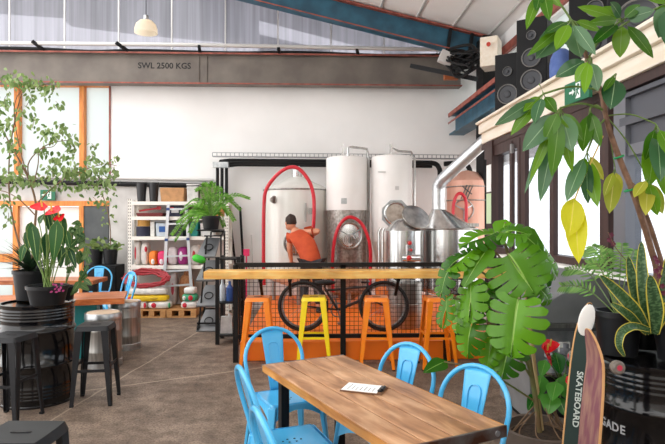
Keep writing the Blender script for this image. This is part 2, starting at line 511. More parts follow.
# raised orange slab of the brewery
pl = MB().box2((GX(240, 6.56).x, 6.58, .001), (XF - .02, YW - .01, .22))
struct('floor_platform', pl, M['orangefloor'], bevel=.01)

zt = WY(110, 84, YW).z                     # underside of crane beam on the wall
zb = WY(60, 178, YW).z
x110 = WY(110, 100, YW).x
x_l0, x_l1 = WY(18, 250, YW).x, WY(83, 250, YW).x
z_head = WY(60, 206, YW).z
XO = 3.25
w = MB().box2((x110, YW, 0), (XO + .1, YW + .25, zt + .6))
struct('wall_back', w, M['plaster'])
w = MB()
w.box2((-7.5, YW, z_head), (x110, YW + .25, zb))                               # band between windows and door
w.box2((x_l1, YW, 0), (x110, YW + .25, z_head))
w.box2((-7.5, YW, 0), (WY(-30, 250, YW).x, YW + .25, z_head))
w.box2((-7.5, YW, zt + .05), (x110, YW + .25, zt + .6))
struct('wall_back_lower', w, M['block'])
# lower wall band: bare blockwork up to pipe height, proud of the plaster
zband = WY(160, 186, YW).z
struct('wall_back_band', MB().box2((x110, YW - .03, 0), (WY(222, 200, YW).x, YW, zband)), M['block'])
# timber framed frosted windows high on the wall
fr = MB(); pn = MB()
zf0, zf1 = zb, zt + .05
for a, b_ in ((-40, 15), (19, 80), (84.5, 108)):
    pa, pb = WY(a, 100, YW), WY(b_, 100, YW)
    pn.box2((pa.x, YW + .1, zf0), (pb.x, YW + .11, zf1))
for a, b_ in ((15, 19.5), (80, 84.5)):
    fr.box2((WY(a, 100, YW).x, YW - .04, zf0), (WY(b_, 100, YW).x, YW + .16, zf1))
fr.box2((-7.5, YW - .04, WY(50, 86, YW).z), (x110, YW + .16, zf1 + .01))
wn = struct('window_1', fr, M['orangetimber'])
part('pane', pn, M['frost'], wn)
struct('trim_1', MB().box2((x110 - .015, YW - .02, zband), (x110 + .015, YW, zf1)), M['redlead'])
# door below: orange frame, pale leaf, side light, grey panel
fr = MB()
for a, b_ in ((14, 19), (80, 84.5)):
    fr.box2((WY(a, 250, YW).x, YW - .05, 0), (WY(b_, 250, YW).x, YW + .12, z_head))
zr0, zr1 = WY(50, 206, YW).z, WY(50, 201, YW).z
fr.box2((WY(-30, 200, YW).x, YW - .05, zr0), (WY(110, 200, YW).x, YW + .12, zr1))
fr.box2((WY(-30, 260, YW).x, YW - .04, WY(0, 262, YW).z), (WY(15, 260, YW).x, YW + .1, WY(0, 254, YW).z))
dr = struct('door_1', fr, M['orangetimber'])
lf = MB().box2((WY(19, 250, YW).x, YW + .03, 0.01), (WY(80, 250, YW).x, YW + .07, zr0 - .01))
part('door_leaf', lf, M['white'], dr)
sl = MB().box2((WY(-30, 250, YW).x, YW + .04, 0.01), (WY(14, 250, YW).x, YW + .05, zr0 - .01))
part('side_light', sl, M['frost'], dr)
struct('wall_back_panel', MB().box2((WY(84.6, 250, YW).x, YW - .03, 0.0), (WY(109, 250, YW).x, YW, WY(100, 203, YW).z)), M['darkwall'])

# crane beam: I section along the wall, with its safe working load painted on the web
zb0, zb1 = WY(250, 84.5, 10.5).z, WY(250, 54, 10.5).z
xb0, xb1 = -7.5, WY(461, 80, 10.5).x
be = MB()
be.box2((xb0, 10.52, zb0), (xb1, 10.56, zb1))
be.box2((xb0, 10.42, zb1 - .03), (xb1, 10.66, zb1))
be.box2((xb0, 10.42, zb0 - .012), (xb1, 10.66, zb0 + .012))
for px in (198.5, 206.5): be.box2((WY(px, 70, 10.5).x - .01, 10.5, zb0), (WY(px, 70, 10.5).x + .01, 10.525, zb1))
beam = struct('trim_2', be, M['steelbeam'])
p = WY(164.5, 66, 10.52)
part('lettering', text_mb(MB(), 'SWL 2500 KGS', .15, Matrix.Translation((p.x, 10.517, p.z)) @ Matrix.Rotation(PI / 2, 4, 'X')), M['ink'], beam, 'black painted letters SWL 2500 KGS')
e = MB().box2((xb0, 10.415, zb0 - .016), (xb1, 10.425, zb0 + .008)).box2((xb0, 10.41, zb1 - .034), (xb1, 10.42, zb1 - .004))
part('flange_edge', e, M['redlead'], beam, 'red oxide edge of the flange')

# gable sheeting over the crane beam
zg0 = zb1 - .05
gl = MB()
xs = [WY(q, 20, 10.9).x for q in (-60, 10, 65, 119, 172, 225.5, 278, 331, 384, 437, 470)]
gr = MB(); gp = MB()
for a, b_ in zip(xs, xs[1:]):
    gp.box2((a, 10.9, zg0), (b_, 10.91, 6.6))
for a in xs[1:-1]:
    gr.box2((a - .012, 10.87, zg0), (a + .012, 10.9, 6.6))
gw = struct('window_2', gr, M['conduit'])
part('pane', gp, M['poly'], gw)
# neighbouring roofs beyond the sheeting
o = MB(); Yn = 12.6
def np_(px, py, y=Yn): return WY(px, py, y)
o.prism([np_(-80, -60), np_(-80, 4), np_(66, 14), np_(66, -60)], (0, .3, 0))
o.prism([np_(66, -60), np_(66, 22), np_(130, 30), np_(258, 42), np_(258, -60)], (0, .3, 0))
o.prism([np_(258, -60), np_(258, 16), np_(420, 58), np_(420, -60)], (0, .3, 0))
o.prism([np_(258, 34), np_(258, 60), np_(345, 60), np_(345, 54)], (0, .3, 0))
tag(struct('exterior_roof', o, M['roofgrey']))

# roof slope on the right, its blue rafter, lining with batten seams
def roofz(x): return 5.22 - .235 * (x + .44) + .0
xr0, xr1 = -2.2, 3.25
c = MB()
c.prism([(xr0, -.5, roofz(xr0) + .42), (xr1, -.5, roofz(xr1) + .42), (xr1, -.5, roofz(xr1) + .5), (xr0, -.5, roofz(xr0) + .5)], (0, 11.5, 0))
ce = struct('ceiling', c, M['lining'])
s_ = MB()
for k in range(9):
    x = -1.9 + k * .62
    s_.box2((x - .018, -.5, roofz(x) + .395), (x + .018, 10.9, roofz(x) + .422))
part('seam', s_, M['conduit'], ce)
r = MB()
d = V((1, 0, -.235)).normalized(); nn = V((.235, 0, 1)).normalized(); yb = 9.75
A, B_ = V((-2.2, yb, roofz(-2.2))), V((3.2, yb, roofz(3.2)))
r.bar(A + nn * .18, B_ + nn * .18, .02, .36, nn)
r.bar(A, B_, .18, .02, nn)
raf = struct('trim_3', r, M['bluesteel'])
t = MB().bar(A + nn * .37, B_ + nn * .37, .2, .03, nn).bar(A + nn * .012 - V((0, .09, 0)), B_ + nn * .012 - V((0, .09, 0)), .012, .02, nn)
part('flange', t, M['redlead'], raf, 'red oxide top flange')
cl = MB()
for px in (448.5, 470): 
    q = WY(px, 30, yb - .1); cl.bar((q.x, yb - .06, roofz(q.x) + .02), (q.x + .05, yb - .06, roofz(q.x) + .36), .05, .06)
part('cleat', cl, M['blackmat'], raf)

# right outer wall with clerestory, and the blue runway beam along it
XO = 3.25
rw = MB().box2((XO, -.5, 2.6), (XO + .2, YW, 3.75)).box2((XO, -.5, 4.35), (XO + .2, YW, 4.9))
for y in (1.2, 2.6, 4.0, 5.4, 6.8, 8.2, 9.6): rw.box2((XO, y - .03, 3.75), (XO + .12, y + .03, 4.35))
ow = struct('wall_right', rw, M['plaster'])
part('pane', MB().box2((XO + .09, -.5, 3.75), (XO + .1, YW, 4.35)), M['frost'], ow)
part('rail', MB().box2((XO - .05, -.5, 4.38), (XO, YW, 4.52)), M['redlead'], ow, 'red oxide rail above the clerestory')
rb = MB().box2((2.74, 7.2, 3.26), (2.78, 10.7, 3.6)).box2((2.62, 7.2, 3.24), (2.9, 10.7, 3.27)).box2((2.62, 7.2, 3.6), (2.9, 10.7, 3.63))
rbm = struct('trim_4', rb, M['bluesteel'])
part('flange_edge', MB().box2((2.6, 7.2, 3.58), (2.63, 10.7, 3.65)).box2((2.6, 7.2, 3.45), (2.61, 10.7, 3.48)), M['redlead'], rbm, 'red edge')
cb = MB().box2((2.86, 9.35, .22), (3.06, 9.75, 4.7))
struct('trim_5', cb, M['blackmat'])
# shopfront on the right: cream fascia, dark posts, panes, sill wall
zfa = 2.62
fa = MB()
fa.box2((XF - .06, -.5, zfa), (XF + .14, 7.4, zfa + .13)).box2((XF - .1, -.5, zfa + .13), (XF + .14, 7.4, zfa + .25)).box2((XF - .14, -.5, zfa + .25), (XO, 7.4, zfa + .28))
fas = struct('trim_6', fa, M['cream'], bevel=.006)
part('soffit_strip', MB().box2((XF - .03, -.5, zfa - .07), (XF + .14, 7.5, zfa)), M['brownwood'], fas, 'dark strip under the fascia')
zs = 1.24
def ydep(px): return WX(px, 222, XF).y
po = MB()
for px, wd in ((493, .22), (525, .13), (554, .09), (607, .13)):
    y = ydep(px); po.box2((XF - .05, y - wd / 2, 0), (XF + .1, y + wd / 2, zfa)) if px == 493 else po.box2((XF - .025, y - wd / 2, zs), (XF + .02, y + wd / 2, zfa))
po.box2((XF - .03, ydep(607), zs - .02), (XF + .1, 7.4, zs + .05))
po.box2((XF - .02, ydep(607), zfa - .2), (XF + .08, 7.4, zfa - .07))
wr = struct('window_3', po, M['brownwood'])
part('pane', MB().box2((XF + .03, ydep(607), zs + .05), (XF + .036, 7.3, zfa - .1)), M['glass'], wr)
hg = MB()
y = ydep(517)
for z in (2.42, 1.52): hg.box2((XF - .07, y - .02, z - .05), (XF - .04, y + .03, z + .05))
sash = MB()
for px in (513, 521): sash.box2((XF - .03, ydep(px) - .035, zs + .05), (XF + .01, ydep(px) + .035, zfa - .1))
sa = part('sash', sash, M['brownwood'], wr)
part('hinge', hg, M['galv'], wr)
al = MB()
for px, wd in ((622, .16), (690, .1)):
    y = ydep(px); al.box2((XF - .02, y - wd / 2, zs - .1), (XF + .1, y + wd / 2, zfa))
al.box2((XF, 1.2, zs - .1), (XF + .1, ydep(607), zs)).box2((XF, 1.2, 2.08), (XF + .1, ydep(622), 2.16))
w4 = struct('window_4', al, M['alu'])
part('shutter_box', MB().box2((XF + .02, 1.2, 2.16), (XF + .08, ydep(622), zfa - .06)).box2((XF - .02, 1.2, 2.3), (XF + .02, ydep(622), 2.36)).box2((XF - .02, 1.2, 2.5), (XF + .02, ydep(622), 2.53)), M['shutter'], w4)
part('pane', MB().box2((XF + .05, 1.2, zs), (XF + .056, ydep(622), 2.1)), M['glass'], w4)
struct('wall_right_sill', MB().box2((XF, -.5, 0), (XF + .12, 7.3, zs - .03)), M['darkwall'])
struct('trim_7', MB().box2((XF - .12, 3.6, 1.19), (XF, 6.6, 1.225)), M['white'])
# notices on the end post
p = WX(488.5, 180, XF - .06)
yy = ydep(493)
solo('notice', MB().box2((XF - .056, yy - .09, 1.98), (XF - .051, yy + .09, 2.32)), M['paper'], 'white paper notice pinned high on the dark brown end post', 'notice')
solo('notice', MB().box2((XF - .056, yy - .09, 1.58), (XF - .051, yy + .09, 1.96)), mat('green_paper', (206, 230, 190), .7), 'pale green paper notice pinned below the white one on the brown post', 'notice')

# ================================================================ services on the back wall
def run(pts): return [WY(a, b_, y) for a, b_, y in pts]
def hang(name, mb, m, label, cat, group=None): return solo(name, mb, m, label, cat, group)
hang('conduit_pipe', MB().tube(run([(-60, 42.5, 10.35), (200, 45, 10.35), (460, 50, 10.35)]), .035, 10), M['conduit'], 'long pale grey conduit running above the crane beam', 'pipe', None)
hang('power_cable', MB().tube(spline(run([(-60, 47.5, 10.46), (30, 48.5, 10.46), (90, 51.5, 10.46), (140, 50.5, 10.46), (230, 53, 10.46), (300, 52.5, 10.46), (380, 55.5, 10.46), (440, 55, 10.46)]), 4), .032, 8), M['cable'], 'sagging black power cable lying along the top of the crane beam', 'cable')
for i, (a, b_) in enumerate(((32, 41), (116, 42.5), (199, 46), (278.5, 48.5), (357, 50))):
    q = WY(a, b_, 10.27); q2 = WY(a, b_, 10.44) + V((.22 if i < 2 else 0.02, 0, 0)); q2.z = zb1 + .005
    solo('mounting_bracket', MB().bar(q, q2, .05, .05), M['blackmat'],
         ['black strut bracket on the beam top, first from the window end', 'black strut bracket on the beam top, just left of the dome lamp', 'small black clip on the beam top above the painted letters', 'small black clip on the beam top above the red hose arch', 'small black clip on the beam top, nearest the electrical box'][i], 'bracket', 'brackets along the crane beam')
# twin black pipes over the left door, up and over
hang('service_pipe', MB().tube(run([(-40, 180.5, 10.72), (213, 186, 10.72)]), .045, 10), M['cable'], 'lower thick black pipe running over the door and shelf unit', 'pipe')
hang('service_pipe', MB().tube(run([(-40, 175.5, 10.735), (213, 180, 10.735)]), .03, 8), M['conduit'], 'thin pale pipe running just above the thick black pipe', 'pipe')
st = MB()
for k, px in enumerate((217.5, 222, 226.5)):
    st.tube(run([(px, 207, 10.5), (px, 168 + 0 * k, 10.5), (px + 3, 161 + 2.4 * k, 10.5), (px + 12, 160 + 2.4 * k, 10.5), (432, 162 + 2.2 * k, 10.5)]), .03, 8)
st.tube(run([(219, 206, 10.5), (230, 206, 10.5)]), .04, 8)
hang('pipe_bundle', st, M['cable'], 'three black pipes rising beside the shelf unit then running behind the tanks', 'pipe')
tr = MB()
a, b_ = WY(213, 156.5, 10.55), WY(470, 159, 10.55)
tr.bar(a, b_, .12, .015)
for k in range(60):
    q = a.lerp(b_, k / 59); tr.box(q + V((0, -.055, .03)), (.012, .01, .07))
tr.bar(a + V((0, -.055, .065)), b_ + V((0, -.055, .065)), .012, .012)
hang('cable_tray', tr, M['traysteel'], 'ribbed galvanised cable tray along the top of the tanks', 'cable tray')
solo('junction_box', MB().box(WY(221, 165, 10.4), (.28, .12, .1)), M['galv'], 'small grey box on top of the rising black pipes', 'box')
lp = MB()
for k, (x0, x1) in enumerate(((412, 440), (444, 470))):
    lp.tube(spline(run([(x0, 164, 10.4), (x1 - 8, 163, 10.38), (x1 - 1, 168, 10.36), (x1, 180, 10.35), (x1, 225, 10.3)]), 5), .045, 8)
hang('hanging_cable', lp, M['cable'], 'thick black cables looping down behind the copper tank', 'cable')

# exit signs
def exit_sign(Mx, w_, h_, label):
    mb = MB().box((0, 0, 0), (w_, .03, h_))
    mb.bm.transform(Mx)
    o = solo('exit_sign', mb, M['green_sign'], label, 'sign', bevel=.003)
    s = MB(); f = -.0165; k = h_
    def pg(pts): s.prism([V((a * k, f, b_ * k)) for a, b_ in pts], (0, -.003, 0))
    pg([(-.02, -.36), (.34, -.36), (.34, .36), (-.02, .36)])
    s2 = MB()
    def pg2(pts): s2.prism([V((a * k, f - .003, b_ * k)) for a, b_ in pts], (0, -.003, 0))
    s2.lathe([(0, 0), (.075 * k, 0), (.075 * k, .003), (0, .003)], (.2 * k, f - .003, .24 * k), 12, (0, -1, 0))
    pg2([(.1, .14), (.2, .14), (.16, -.08), (.06, -.08)])
    pg2([(.14, -.05), (.2, -.1), (.27, -.2), (.24, -.23), (.15, -.12), (.08, -.06)])
    pg2([(.06, -.08), (.13, -.07), (.08, -.2), (-.0, -.3), (-.02, -.26), (.03, -.19)])
    pg2([(.2, .12), (.3, .03), (.28, 0), (.17, .07)]); pg2([(.1, .12), (.02, .04), (.05, .01), (.12, .07)])
    pg([(-.55, .05), (-.3, .05), (-.3, .15), (-.12, 0), (-.3, -.15), (-.3, -.05), (-.55, -.05)])
    for q, mm, nm in ((s, M['signwhite'], 'pictogram_door'), (s2, M['green_sign'], 'pictogram_figure')):
        q.bm.transform(Mx)
        part(nm, q, mm, o, smooth=0)
q = WY(48, 195, 10.72)
exit_sign(Matrix.Translation(q), .27, .19, 'small green exit sign with white pictogram above the orange framed door')
q = WX(578, 91, XF - .16)
exit_sign(Matrix.Translation(q) @ Matrix.Rotation(-PI / 2 + .12, 4, 'Z'), .34, .17, 'green exit sign with running figure hung on the cream fascia')

# dome lamp
q = P(146, 33, 8.0)
t = thing('pendant_lamp', 'pale dome pendant lamp hanging before the translucent gable', 'lamp', q)
dm = MB().lathe([(.158, 0), (.155, .06), (.135, .12), (.09, .165), (.03, .185), (0, .187)], q, 28)
part('shade', dm, mat('lamp_dome', (240, 232, 214), .4, col2=(236, 226, 204), nscale=2, trans=.5), t)
part('cap', MB().cyl(q + V((0, 0, .185)), .035, .06), M['galv'], t)
part('cord', MB().tube([q + V((0, 0, .24)), q + V((0, 0, 2.4))], .006, 6), M['cable'], t)
part('bulb', MB().ball(q + V((0, 0, .13)), .035), mat('bulb', (255, 220, 150), .4, emit=(255, 196, 110), estr=2.5), t)

# electrical enclosure with its cables where the beams meet
q = P(491, 54, 8.6)
t = thing('electrical_box', 'cream electrical enclosure hung under the blue rafter', 'electrical box', q - V((0, 0, .28)))
part('enclosure', MB().box(q, (.26, .34, .44), Matrix.Rotation(-.5, 3, 'Z')), M['cream'], t, bevel=.01)
part('rotary_switch', MB().cyl(q + V((-.1, -.2, .08)), .03, .03, axis=(-.4, -1, 0)), mat('switch_red', (200, 60, 40), .4), t, 'red rotary switch')
cm = MB(); rr = random.Random(3)
for k in range(26):
    a = P(rr.uniform(440, 452), rr.uniform(52, 62), 9.3); b_ = P(rr.uniform(470, 486), rr.uniform(50, 70), 8.7)
    m_ = a.lerp(b_, .5) + V((rr.uniform(-.2, .2), rr.uniform(-.2, .2), rr.uniform(-.25, .12)))
    cm.tube(spline([a, a.lerp(m_, .5) + V((0, 0, rr.uniform(-.12, .1))), m_, b_], 4), rr.uniform(.012, .026), 6)
solo('cable_tangle', cm, M['cable'], 'tangle of black cables bundled beside the cream electrical enclosure', 'cable')
solo('floodlight', MB().box(P(446, 58, 9.2), (.22, .12, .2), Matrix.Rotation(.4, 3, 'Y')), M['conduit'], 'small grey floodlight at the left end of the cable tangle', 'light', bevel=.01)
solo('hanging_steel_arm', MB().bar(P(412, 66, 9.9), P(476, 79, 9.0), .1, .07), M['blackmat'], 'dark steel arm slanting below the cable tangle', 'steel arm')
solo('limit_box', MB().box(P(451, 76, 9.7), (.24, .1, .13)), mat('rust_orange', (176, 100, 56), .6), 'rusty orange box at the right end of the crane beam', 'box', bevel=.006)

# duct from the kettle up to the roof edge
a0 = P(438.5, 209, 8.42)
dp = spline([a0, P(438.5, 190, 8.42), P(441, 182, 8.38), P(452, 171, 8.25), P(500, 127, 7.85), P(545, 86, 7.7)], 6)
dd = MB().tube(dp, .092, 18)
for k in range(0, len(dp) - 1, 2):
    dd.tube([dp[k] - (dp[k + 1] - dp[k]).normalized() * .008, dp[k] + (dp[k + 1] - dp[k]).normalized() * .008], .097, 18)
solo('duct', dd, mat('spiral_duct', (214, 216, 218), .3, .75, col2=(196, 198, 202), nscale=9), 'silver spiral duct climbing from the kettle towards the roof', 'duct')

# loudspeakers on the fascia ledge
zl = zfa + .282
def speaker(loc, w_, d_, h_, rz, cones, label):
    L_ = V(loc)
    t = thing('speaker', label, 'speaker', L_, 'loudspeakers on the fascia ledge')
    R_ = Matrix.Rotation(rz, 3, 'Z')
    part('cabinet', MB().box(L_ + V((0, 0, h_ / 2)), (w_, d_, h_), R_), M['blackmat'], t, bevel=.008)
    for (cz, r_) in cones:
        c_ = L_ + R_ @ V((0, -d_ / 2, 0)) + V((0, 0, cz * h_)); ax = R_ @ V((0, -1, 0))
        k = part('cone', MB().lathe([(r_, 0), (r_, .012), (r_ * .88, .014), (r_ * .8, .006), (r_ * .35, -.03 * 0 + .002), (r_ * .3, .012), (0, .02)], c_, 24, ax), mat('speaker_cone', (58, 60, 66), .5) if 'speaker_cone' not in bpy.data.materials else bpy.data.materials['speaker_cone'], t)
        part('surround', MB().torus(c_ + ax * .012, r_ * .96, r_ * .06, ax, 24, 6), mat('cone_ring', (120, 118, 116), .4) if 'cone_ring' not in bpy.data.materials else bpy.data.materials['cone_ring'], k)
rz = -.62
p = GX(511, 6.75, zl); speaker(p, .3, .28, .66, rz, ((.28, .115), (.68, .055)), 'shorter black two cone speaker, first on the ledge beside the blue beam')
p = GX(535, 6.1, zl); speaker(p, .31, .3, .84, rz, ((.22, .11), (.5, .1), (.78, .05)), 'tall black three cone speaker behind the hanging leaves, with pale cone rings')
p = GX(598, 5.0, zl); speaker(p, .42, .34, .72, rz, ((.3, .15), (.72, .07)), 'wide black speaker on the ledge above the green exit sign')
p = GX(640, 4.4, zl); speaker(p, .42, .34, .72, rz, ((.3, .15), (.72, .07)), 'black speaker on the ledge nearest the camera, behind the top leaves')
q = GX(561, 5.6, zl)
solo('draped_cloth', MB().ball(q + V((0, 0, .2)), .2, scale=(.5, .6, 1.0), pw=.8), mat('blue_cloth', (92, 116, 176), .8, col2=(74, 98, 160), nscale=12, bump=.5, bscale=9), 'blue cloth bag on the ledge between two speakers', 'cloth')
# ================================================================ furniture metals
M['bluepaint'] = mat('sky_blue_paint', (84, 186, 238), .28, col2=(70, 176, 230), nscale=6, coat=.3)
M['orangepaint'] = mat('orange_metal_paint', (255, 146, 22), .32, col2=(252, 132, 16), nscale=6, coat=.2)
M['yellowpaint'] = mat('yellow_metal_paint', (254, 222, 20), .32, coat=.2)
M['blackstool'] = mat('black_metal_paint', (22, 23, 27), .5, col2=(28, 29, 33), nscale=12, spec=.35)
def woodmat(name, c1, c2, c3, stretch, rough=.5, scale=2.2):
    m, nt, b, out = nt_new(name); N, L = nt.nodes, nt.links
    tc = N.new('ShaderNodeTexCoord'); mp = N.new('ShaderNodeMapping'); mp.inputs['Scale'].default_value = stretch
    L.new(tc.outputs['Object'], mp.inputs[0])
    n1 = N.new('ShaderNodeTexNoise'); n1.inputs['Scale'].default_value = scale; n1.inputs['Detail'].default_value = 7; n1.inputs['Distortion'].default_value = .6
    L.new(mp.outputs[0], n1.inputs['Vector'])
    cr = N.new('ShaderNodeValToRGB'); e = cr.color_ramp.elements
    e[0].position = .3; e[0].color = lin(c1); e[1].position = .7; e[1].color = lin(c3); k = e.new(.5); k.color = lin(c2)
    L.new(n1.outputs['Fac'], cr.inputs[0])
    n2 = N.new('ShaderNodeTexNoise'); n2.inputs['Scale'].default_value = 2.6; n2.inputs['Detail'].default_value = 5; L.new(tc.outputs['Object'], n2.inputs['Vector'])
    r2 = N.new('ShaderNodeValToRGB'); f = r2.color_ramp.elements
    f[0].position = .36; f[0].color = (.42, .36, .32, 1); f[1].position = .6; f[1].color = (1, 1, 1, 1); L.new(n2.outputs['Fac'], r2.inputs[0])
    x = N.new('ShaderNodeMix'); x.data_type = 'RGBA'; x.blend_type = 'MULTIPLY'; x.inputs['Factor'].default_value = .6
    L.new(cr.outputs[0], x.inputs['A']); L.new(r2.outputs[0], x.inputs['B']); L.new(x.outputs['Result'], b.inputs['Base Color'])
    b.inputs['Roughness'].default_value = rough
    bp = N.new('ShaderNodeBump'); bp.inputs['Strength'].default_value = .2; bp.inputs['Distance'].default_value = .004
    L.new(n1.outputs['Fac'], bp.inputs['Height']); L.new(bp.outputs['Normal'], b.inputs['Normal'])
    return m
M['tablewood'] = woodmat('worn_table_timber', (142, 96, 62), (196, 146, 106), (226, 182, 142), (1.6, 7, 7), .4)
M['edgewood'] = woodmat('honey_timber_edge', (176, 112, 50), (206, 142, 70), (224, 168, 96), (1.2, 14, 14), .45)
M['barwood'] = woodmat('honey_bar_timber', (246, 174, 84), (255, 198, 108), (255, 216, 138), (1.5, 12, 12), .35)
M['redwood'] = woodmat('red_brown_timber', (166, 82, 40), (198, 112, 60), (216, 140, 84), (1.5, 12, 12), .35)

# ---------------------------------------------------------------- chair: pressed metal cafe chair, faces +Y
def make_chair():
    t = thing('metal_chair', 'chair', 'chair')
    m = M['bluepaint']
    s = MB()                                            # dished seat with rounded corners and rolled lip
    def seat(u, v):
        a, b_ = (u - .5) * 2, (v - .5) * 2
        k = 1 - .06 * (abs(a) ** 3) * (abs(b_) ** 3)
        x = a * .18 * k * (1 + .05 * b_); y = b_ * .18 * k
        return V((x, y, .45 - .012 * (1 - a * a) * (1 - b_ * b_) - (.03 if max(abs(a), abs(b_)) > .97 else 0)))
    s.grid(seat, 18, 18)
    part('seat', s, m, t)
    h = MB()
    for a, b_ in ((-.02, -.02), (.02, .02), (-.02, .02), (.02, -.02), (0, .05), (0, -.05)):
        h.cyl((a, b_, .4392), .006, .0012, 8)
    part('drain_hole', h, M['ink'], t)
    ap = MB()                                           # arched aprons between the legs
    def apron(p, q, nrm):
        p, q = V(p), V(q); top = []; bot = []
        for k in range(11):
            c = p.lerp(q, k / 10); top.append(c); bot.append(c - V((0, 0, .095 - .065 * math.sin(PI * k / 10))) + V(nrm) * .01)
        for k in range(10): ap.prism([top[k], top[k + 1], bot[k + 1], bot[k]], V(nrm) * .004)
    z = .445
    apron((-.17, .178, z), (.17, .178, z), (0, 1, 0)); apron((-.17, -.178, z), (.17, -.178, z), (0, -1, 0))
    apron((.178, -.17, z), (.178, .17, z), (1, 0, 0)); apron((-.178, -.17, z), (-.178, .17, z), (-1, 0, 0))
    part('apron', ap, m, t)
    for sx in (-1, 1):
        for sy in (-1, 1):
            l = MB(); top = V((sx * .168, sy * .168, .44)); bot = V((sx * .215, sy * (.215 if sy > 0 else .235), .012))
            l.bar(top, bot, .055, .03, V((sx, sy, 0)), .028, .022)
            lg = part('leg', l, m, t, bevel=.006)
            part('foot', MB().box(bot - V((0, 0, .004)), (.032, .032, .016)), M['blackmat'], lg)
    lo = MB()
    pts = [V((-.178, -.17, .43)), V((-.2, -.188, .52)), V((-.212, -.225, .65))]
    pts += [V((.212 * math.cos(a), -.225 - .055 * math.sin(a), .65 + .2 * math.sin(a))) for a in [PI - PI * k / 16 for k in range(1, 16)]]
    pts += [V((.212, -.225, .65)), V((.2, -.188, .52)), V((.178, -.17, .43))]
    lo.tube(pts, .0135, 10)
    part('back_loop', lo, m, t)
    sp = MB(); n = 6                                    # tapered splat with a raised panel
    def splat(u, v):
        w_ = .052 + .03 * v
        return V(((u - .5) * 2 * w_, -.174 - .106 * v ** 1.05 + .004 * (abs(u - .5) > .4), .44 + .395 * v))
    sp.grid(splat, 8, 10); so_ = part('splat', sp, m, t)
    md = so_.modifiers.new('solid', 'SOLIDIFY'); md.thickness = .005
    em = MB()
    def q3(u, v): w_ = .026 + .014 * v; return V(((u - .5) * 2 * w_, -.164 - .106 * (.15 + .62 * v) ** 1.05, .44 + .395 * (.15 + .62 * v)))
    fr_ = [q3(0, 0), q3(0, 1), q3(1, 1), q3(1, 0)]
    em.tube(spline([q3(0, 0), q3(0, .5), q3(0, .9), q3(.2, 1.03), q3(.5, 1.05), q3(.8, 1.03), q3(1, .9), q3(1, .5), q3(1, 0)], 3), .0035, 6)
    part('pressed_ridge', em, m, so_)
    return t

# ---------------------------------------------------------------- the long table
A, B_, C_ = G(263.2, 364.8, .73), G(342.5, 354.6, .73), G(504, 424.7, .73)
u_ = (C_ - B_).normalized(); v_ = V((-u_.y, u_.x, 0))         # u towards the camera end, v to the side of B
TL, TW = (C_ - B_).length, (B_ - A).length
ctr = (A + C_) / 2
tab_rot = math.atan2(u_.y, u_.x)
t = thing('cafe_table', 'long worn plank table with a clipboard on it and blue chairs around', 'table', (ctr.x, ctr.y, 0))
tt = MB(); n = 4
for k in range(n):
    y0 = -TW / 2 + TW * k / n + .004; y1 = -TW / 2 + TW * (k + 1) / n - .004
    tt.box2((-TL / 2 + .004, y0, .69), (TL / 2 - .004, y1, .73))
def local(o):                                                   # part given in the table's own axes
    o.parent = t; o.matrix_parent_inverse = Matrix.Identity(4); return o
local(part('tabletop', tt, M['tablewood'], None, bevel=.003))
sd = MB().box2((-TL / 2 + .004, -TW / 2 - .004, .688), (TL / 2 - .004, -TW / 2, .7285)).box2((-TL / 2 + .004, TW / 2, .688), (TL / 2 - .004, TW / 2 + .004, .7285))
local(part('side_edge', sd, M['edgewood'], None, 'golden timber edge'))
M['rustend'] = mat('scuffed_steel', (140, 138, 138), .35, .85, col2=(98, 66, 52), nscale=5, lo=.5, hi=.68)
local(part('end_strap', MB().box2((-TL / 2 - .006, -TW / 2 - .006, .68), (-TL / 2 + .004, TW / 2 + .006, .731)), M['rustend'], None, 'scuffed steel strap across the end', bevel=.002))
ed = MB().box2((TL / 2 - .004, -TW / 2 - .006, .68), (TL / 2 + .006, TW / 2 + .006, .731))
e_ = local(part('end_strap', ed, M['rustend'], None, 'scuffed steel strap across the end', bevel=.002))
bo = MB()
for y in (-TW / 2 + .05, TW / 2 - .05):
    bo.cyl((TL / 2 + .006, y, .705), .012, .006, 12, (1, 0, 0))
b2 = part('bolt', bo, M['galv'], None); b2.parent = e_
fm = MB()
for y in (-.19, .19): fm.box2((-TL / 2 + .1, y - .02, .65), (TL / 2 - .1, y + .02, .688))
for x in (-TL / 2 + .12, TL / 2 - .12): fm.box2((x - .02, -.17, .65), (x + .02, .17, .688))
local(part('frame', fm, M['black'], None))
for sx in (-1, 1):
    for sy in (-1, 1):
        local(part('leg', MB().box2((sx * (TL / 2 - .12) - .025, sy * .19 - .025, 0), (sx * (TL / 2 - .12) + .025, sy * .19 + .025, .65)), M['black'], None))
t.rotation_euler = (0, 0, tab_rot)

def tp(a, b_, z=0): return ctr.xy.to_3d() + u_ * a + v_ * b_ + V((0, 0, z))
chair = make_chair()
gname = 'sky blue metal chairs'
place(chair, tp(-TL / 2 - .21, -.03), face_rot(u_), 'blue metal chair at the far end of the plank table, its back to the bar', gname)
def chair_at(px, py, facing, lab, z_=.85, dx=0):
    """back loop top seen at px, py"""
    f = V(facing).normalized(); b_ = G(px, py, z_)
    return dup(chair, (b_.x + f.x * .28, b_.y + f.y * .28, 0), face_rot(f), lab, gname)
chair_at(240, 368, v_ * 1.0 + u_ * .1, 'blue metal chair on the near-wall-free long side, farther of the two seen edge-on')['label'] = 'farther of two blue metal chairs along the golden table edge, seen edge-on'
chair_at(257, 411, v_ * 1.0 + u_ * .1, 'closer of two blue metal chairs along the golden table edge, cut by the photo')
chair_at(411, 344, -v_ + u_ * .27, 'blue metal chair on the bar-facing long side of the plank table, level with the clipboard')
chair_at(479, 366, -v_ + u_ * .22, 'blue metal chair by the steel-strapped table corner, nearest the brown planter')

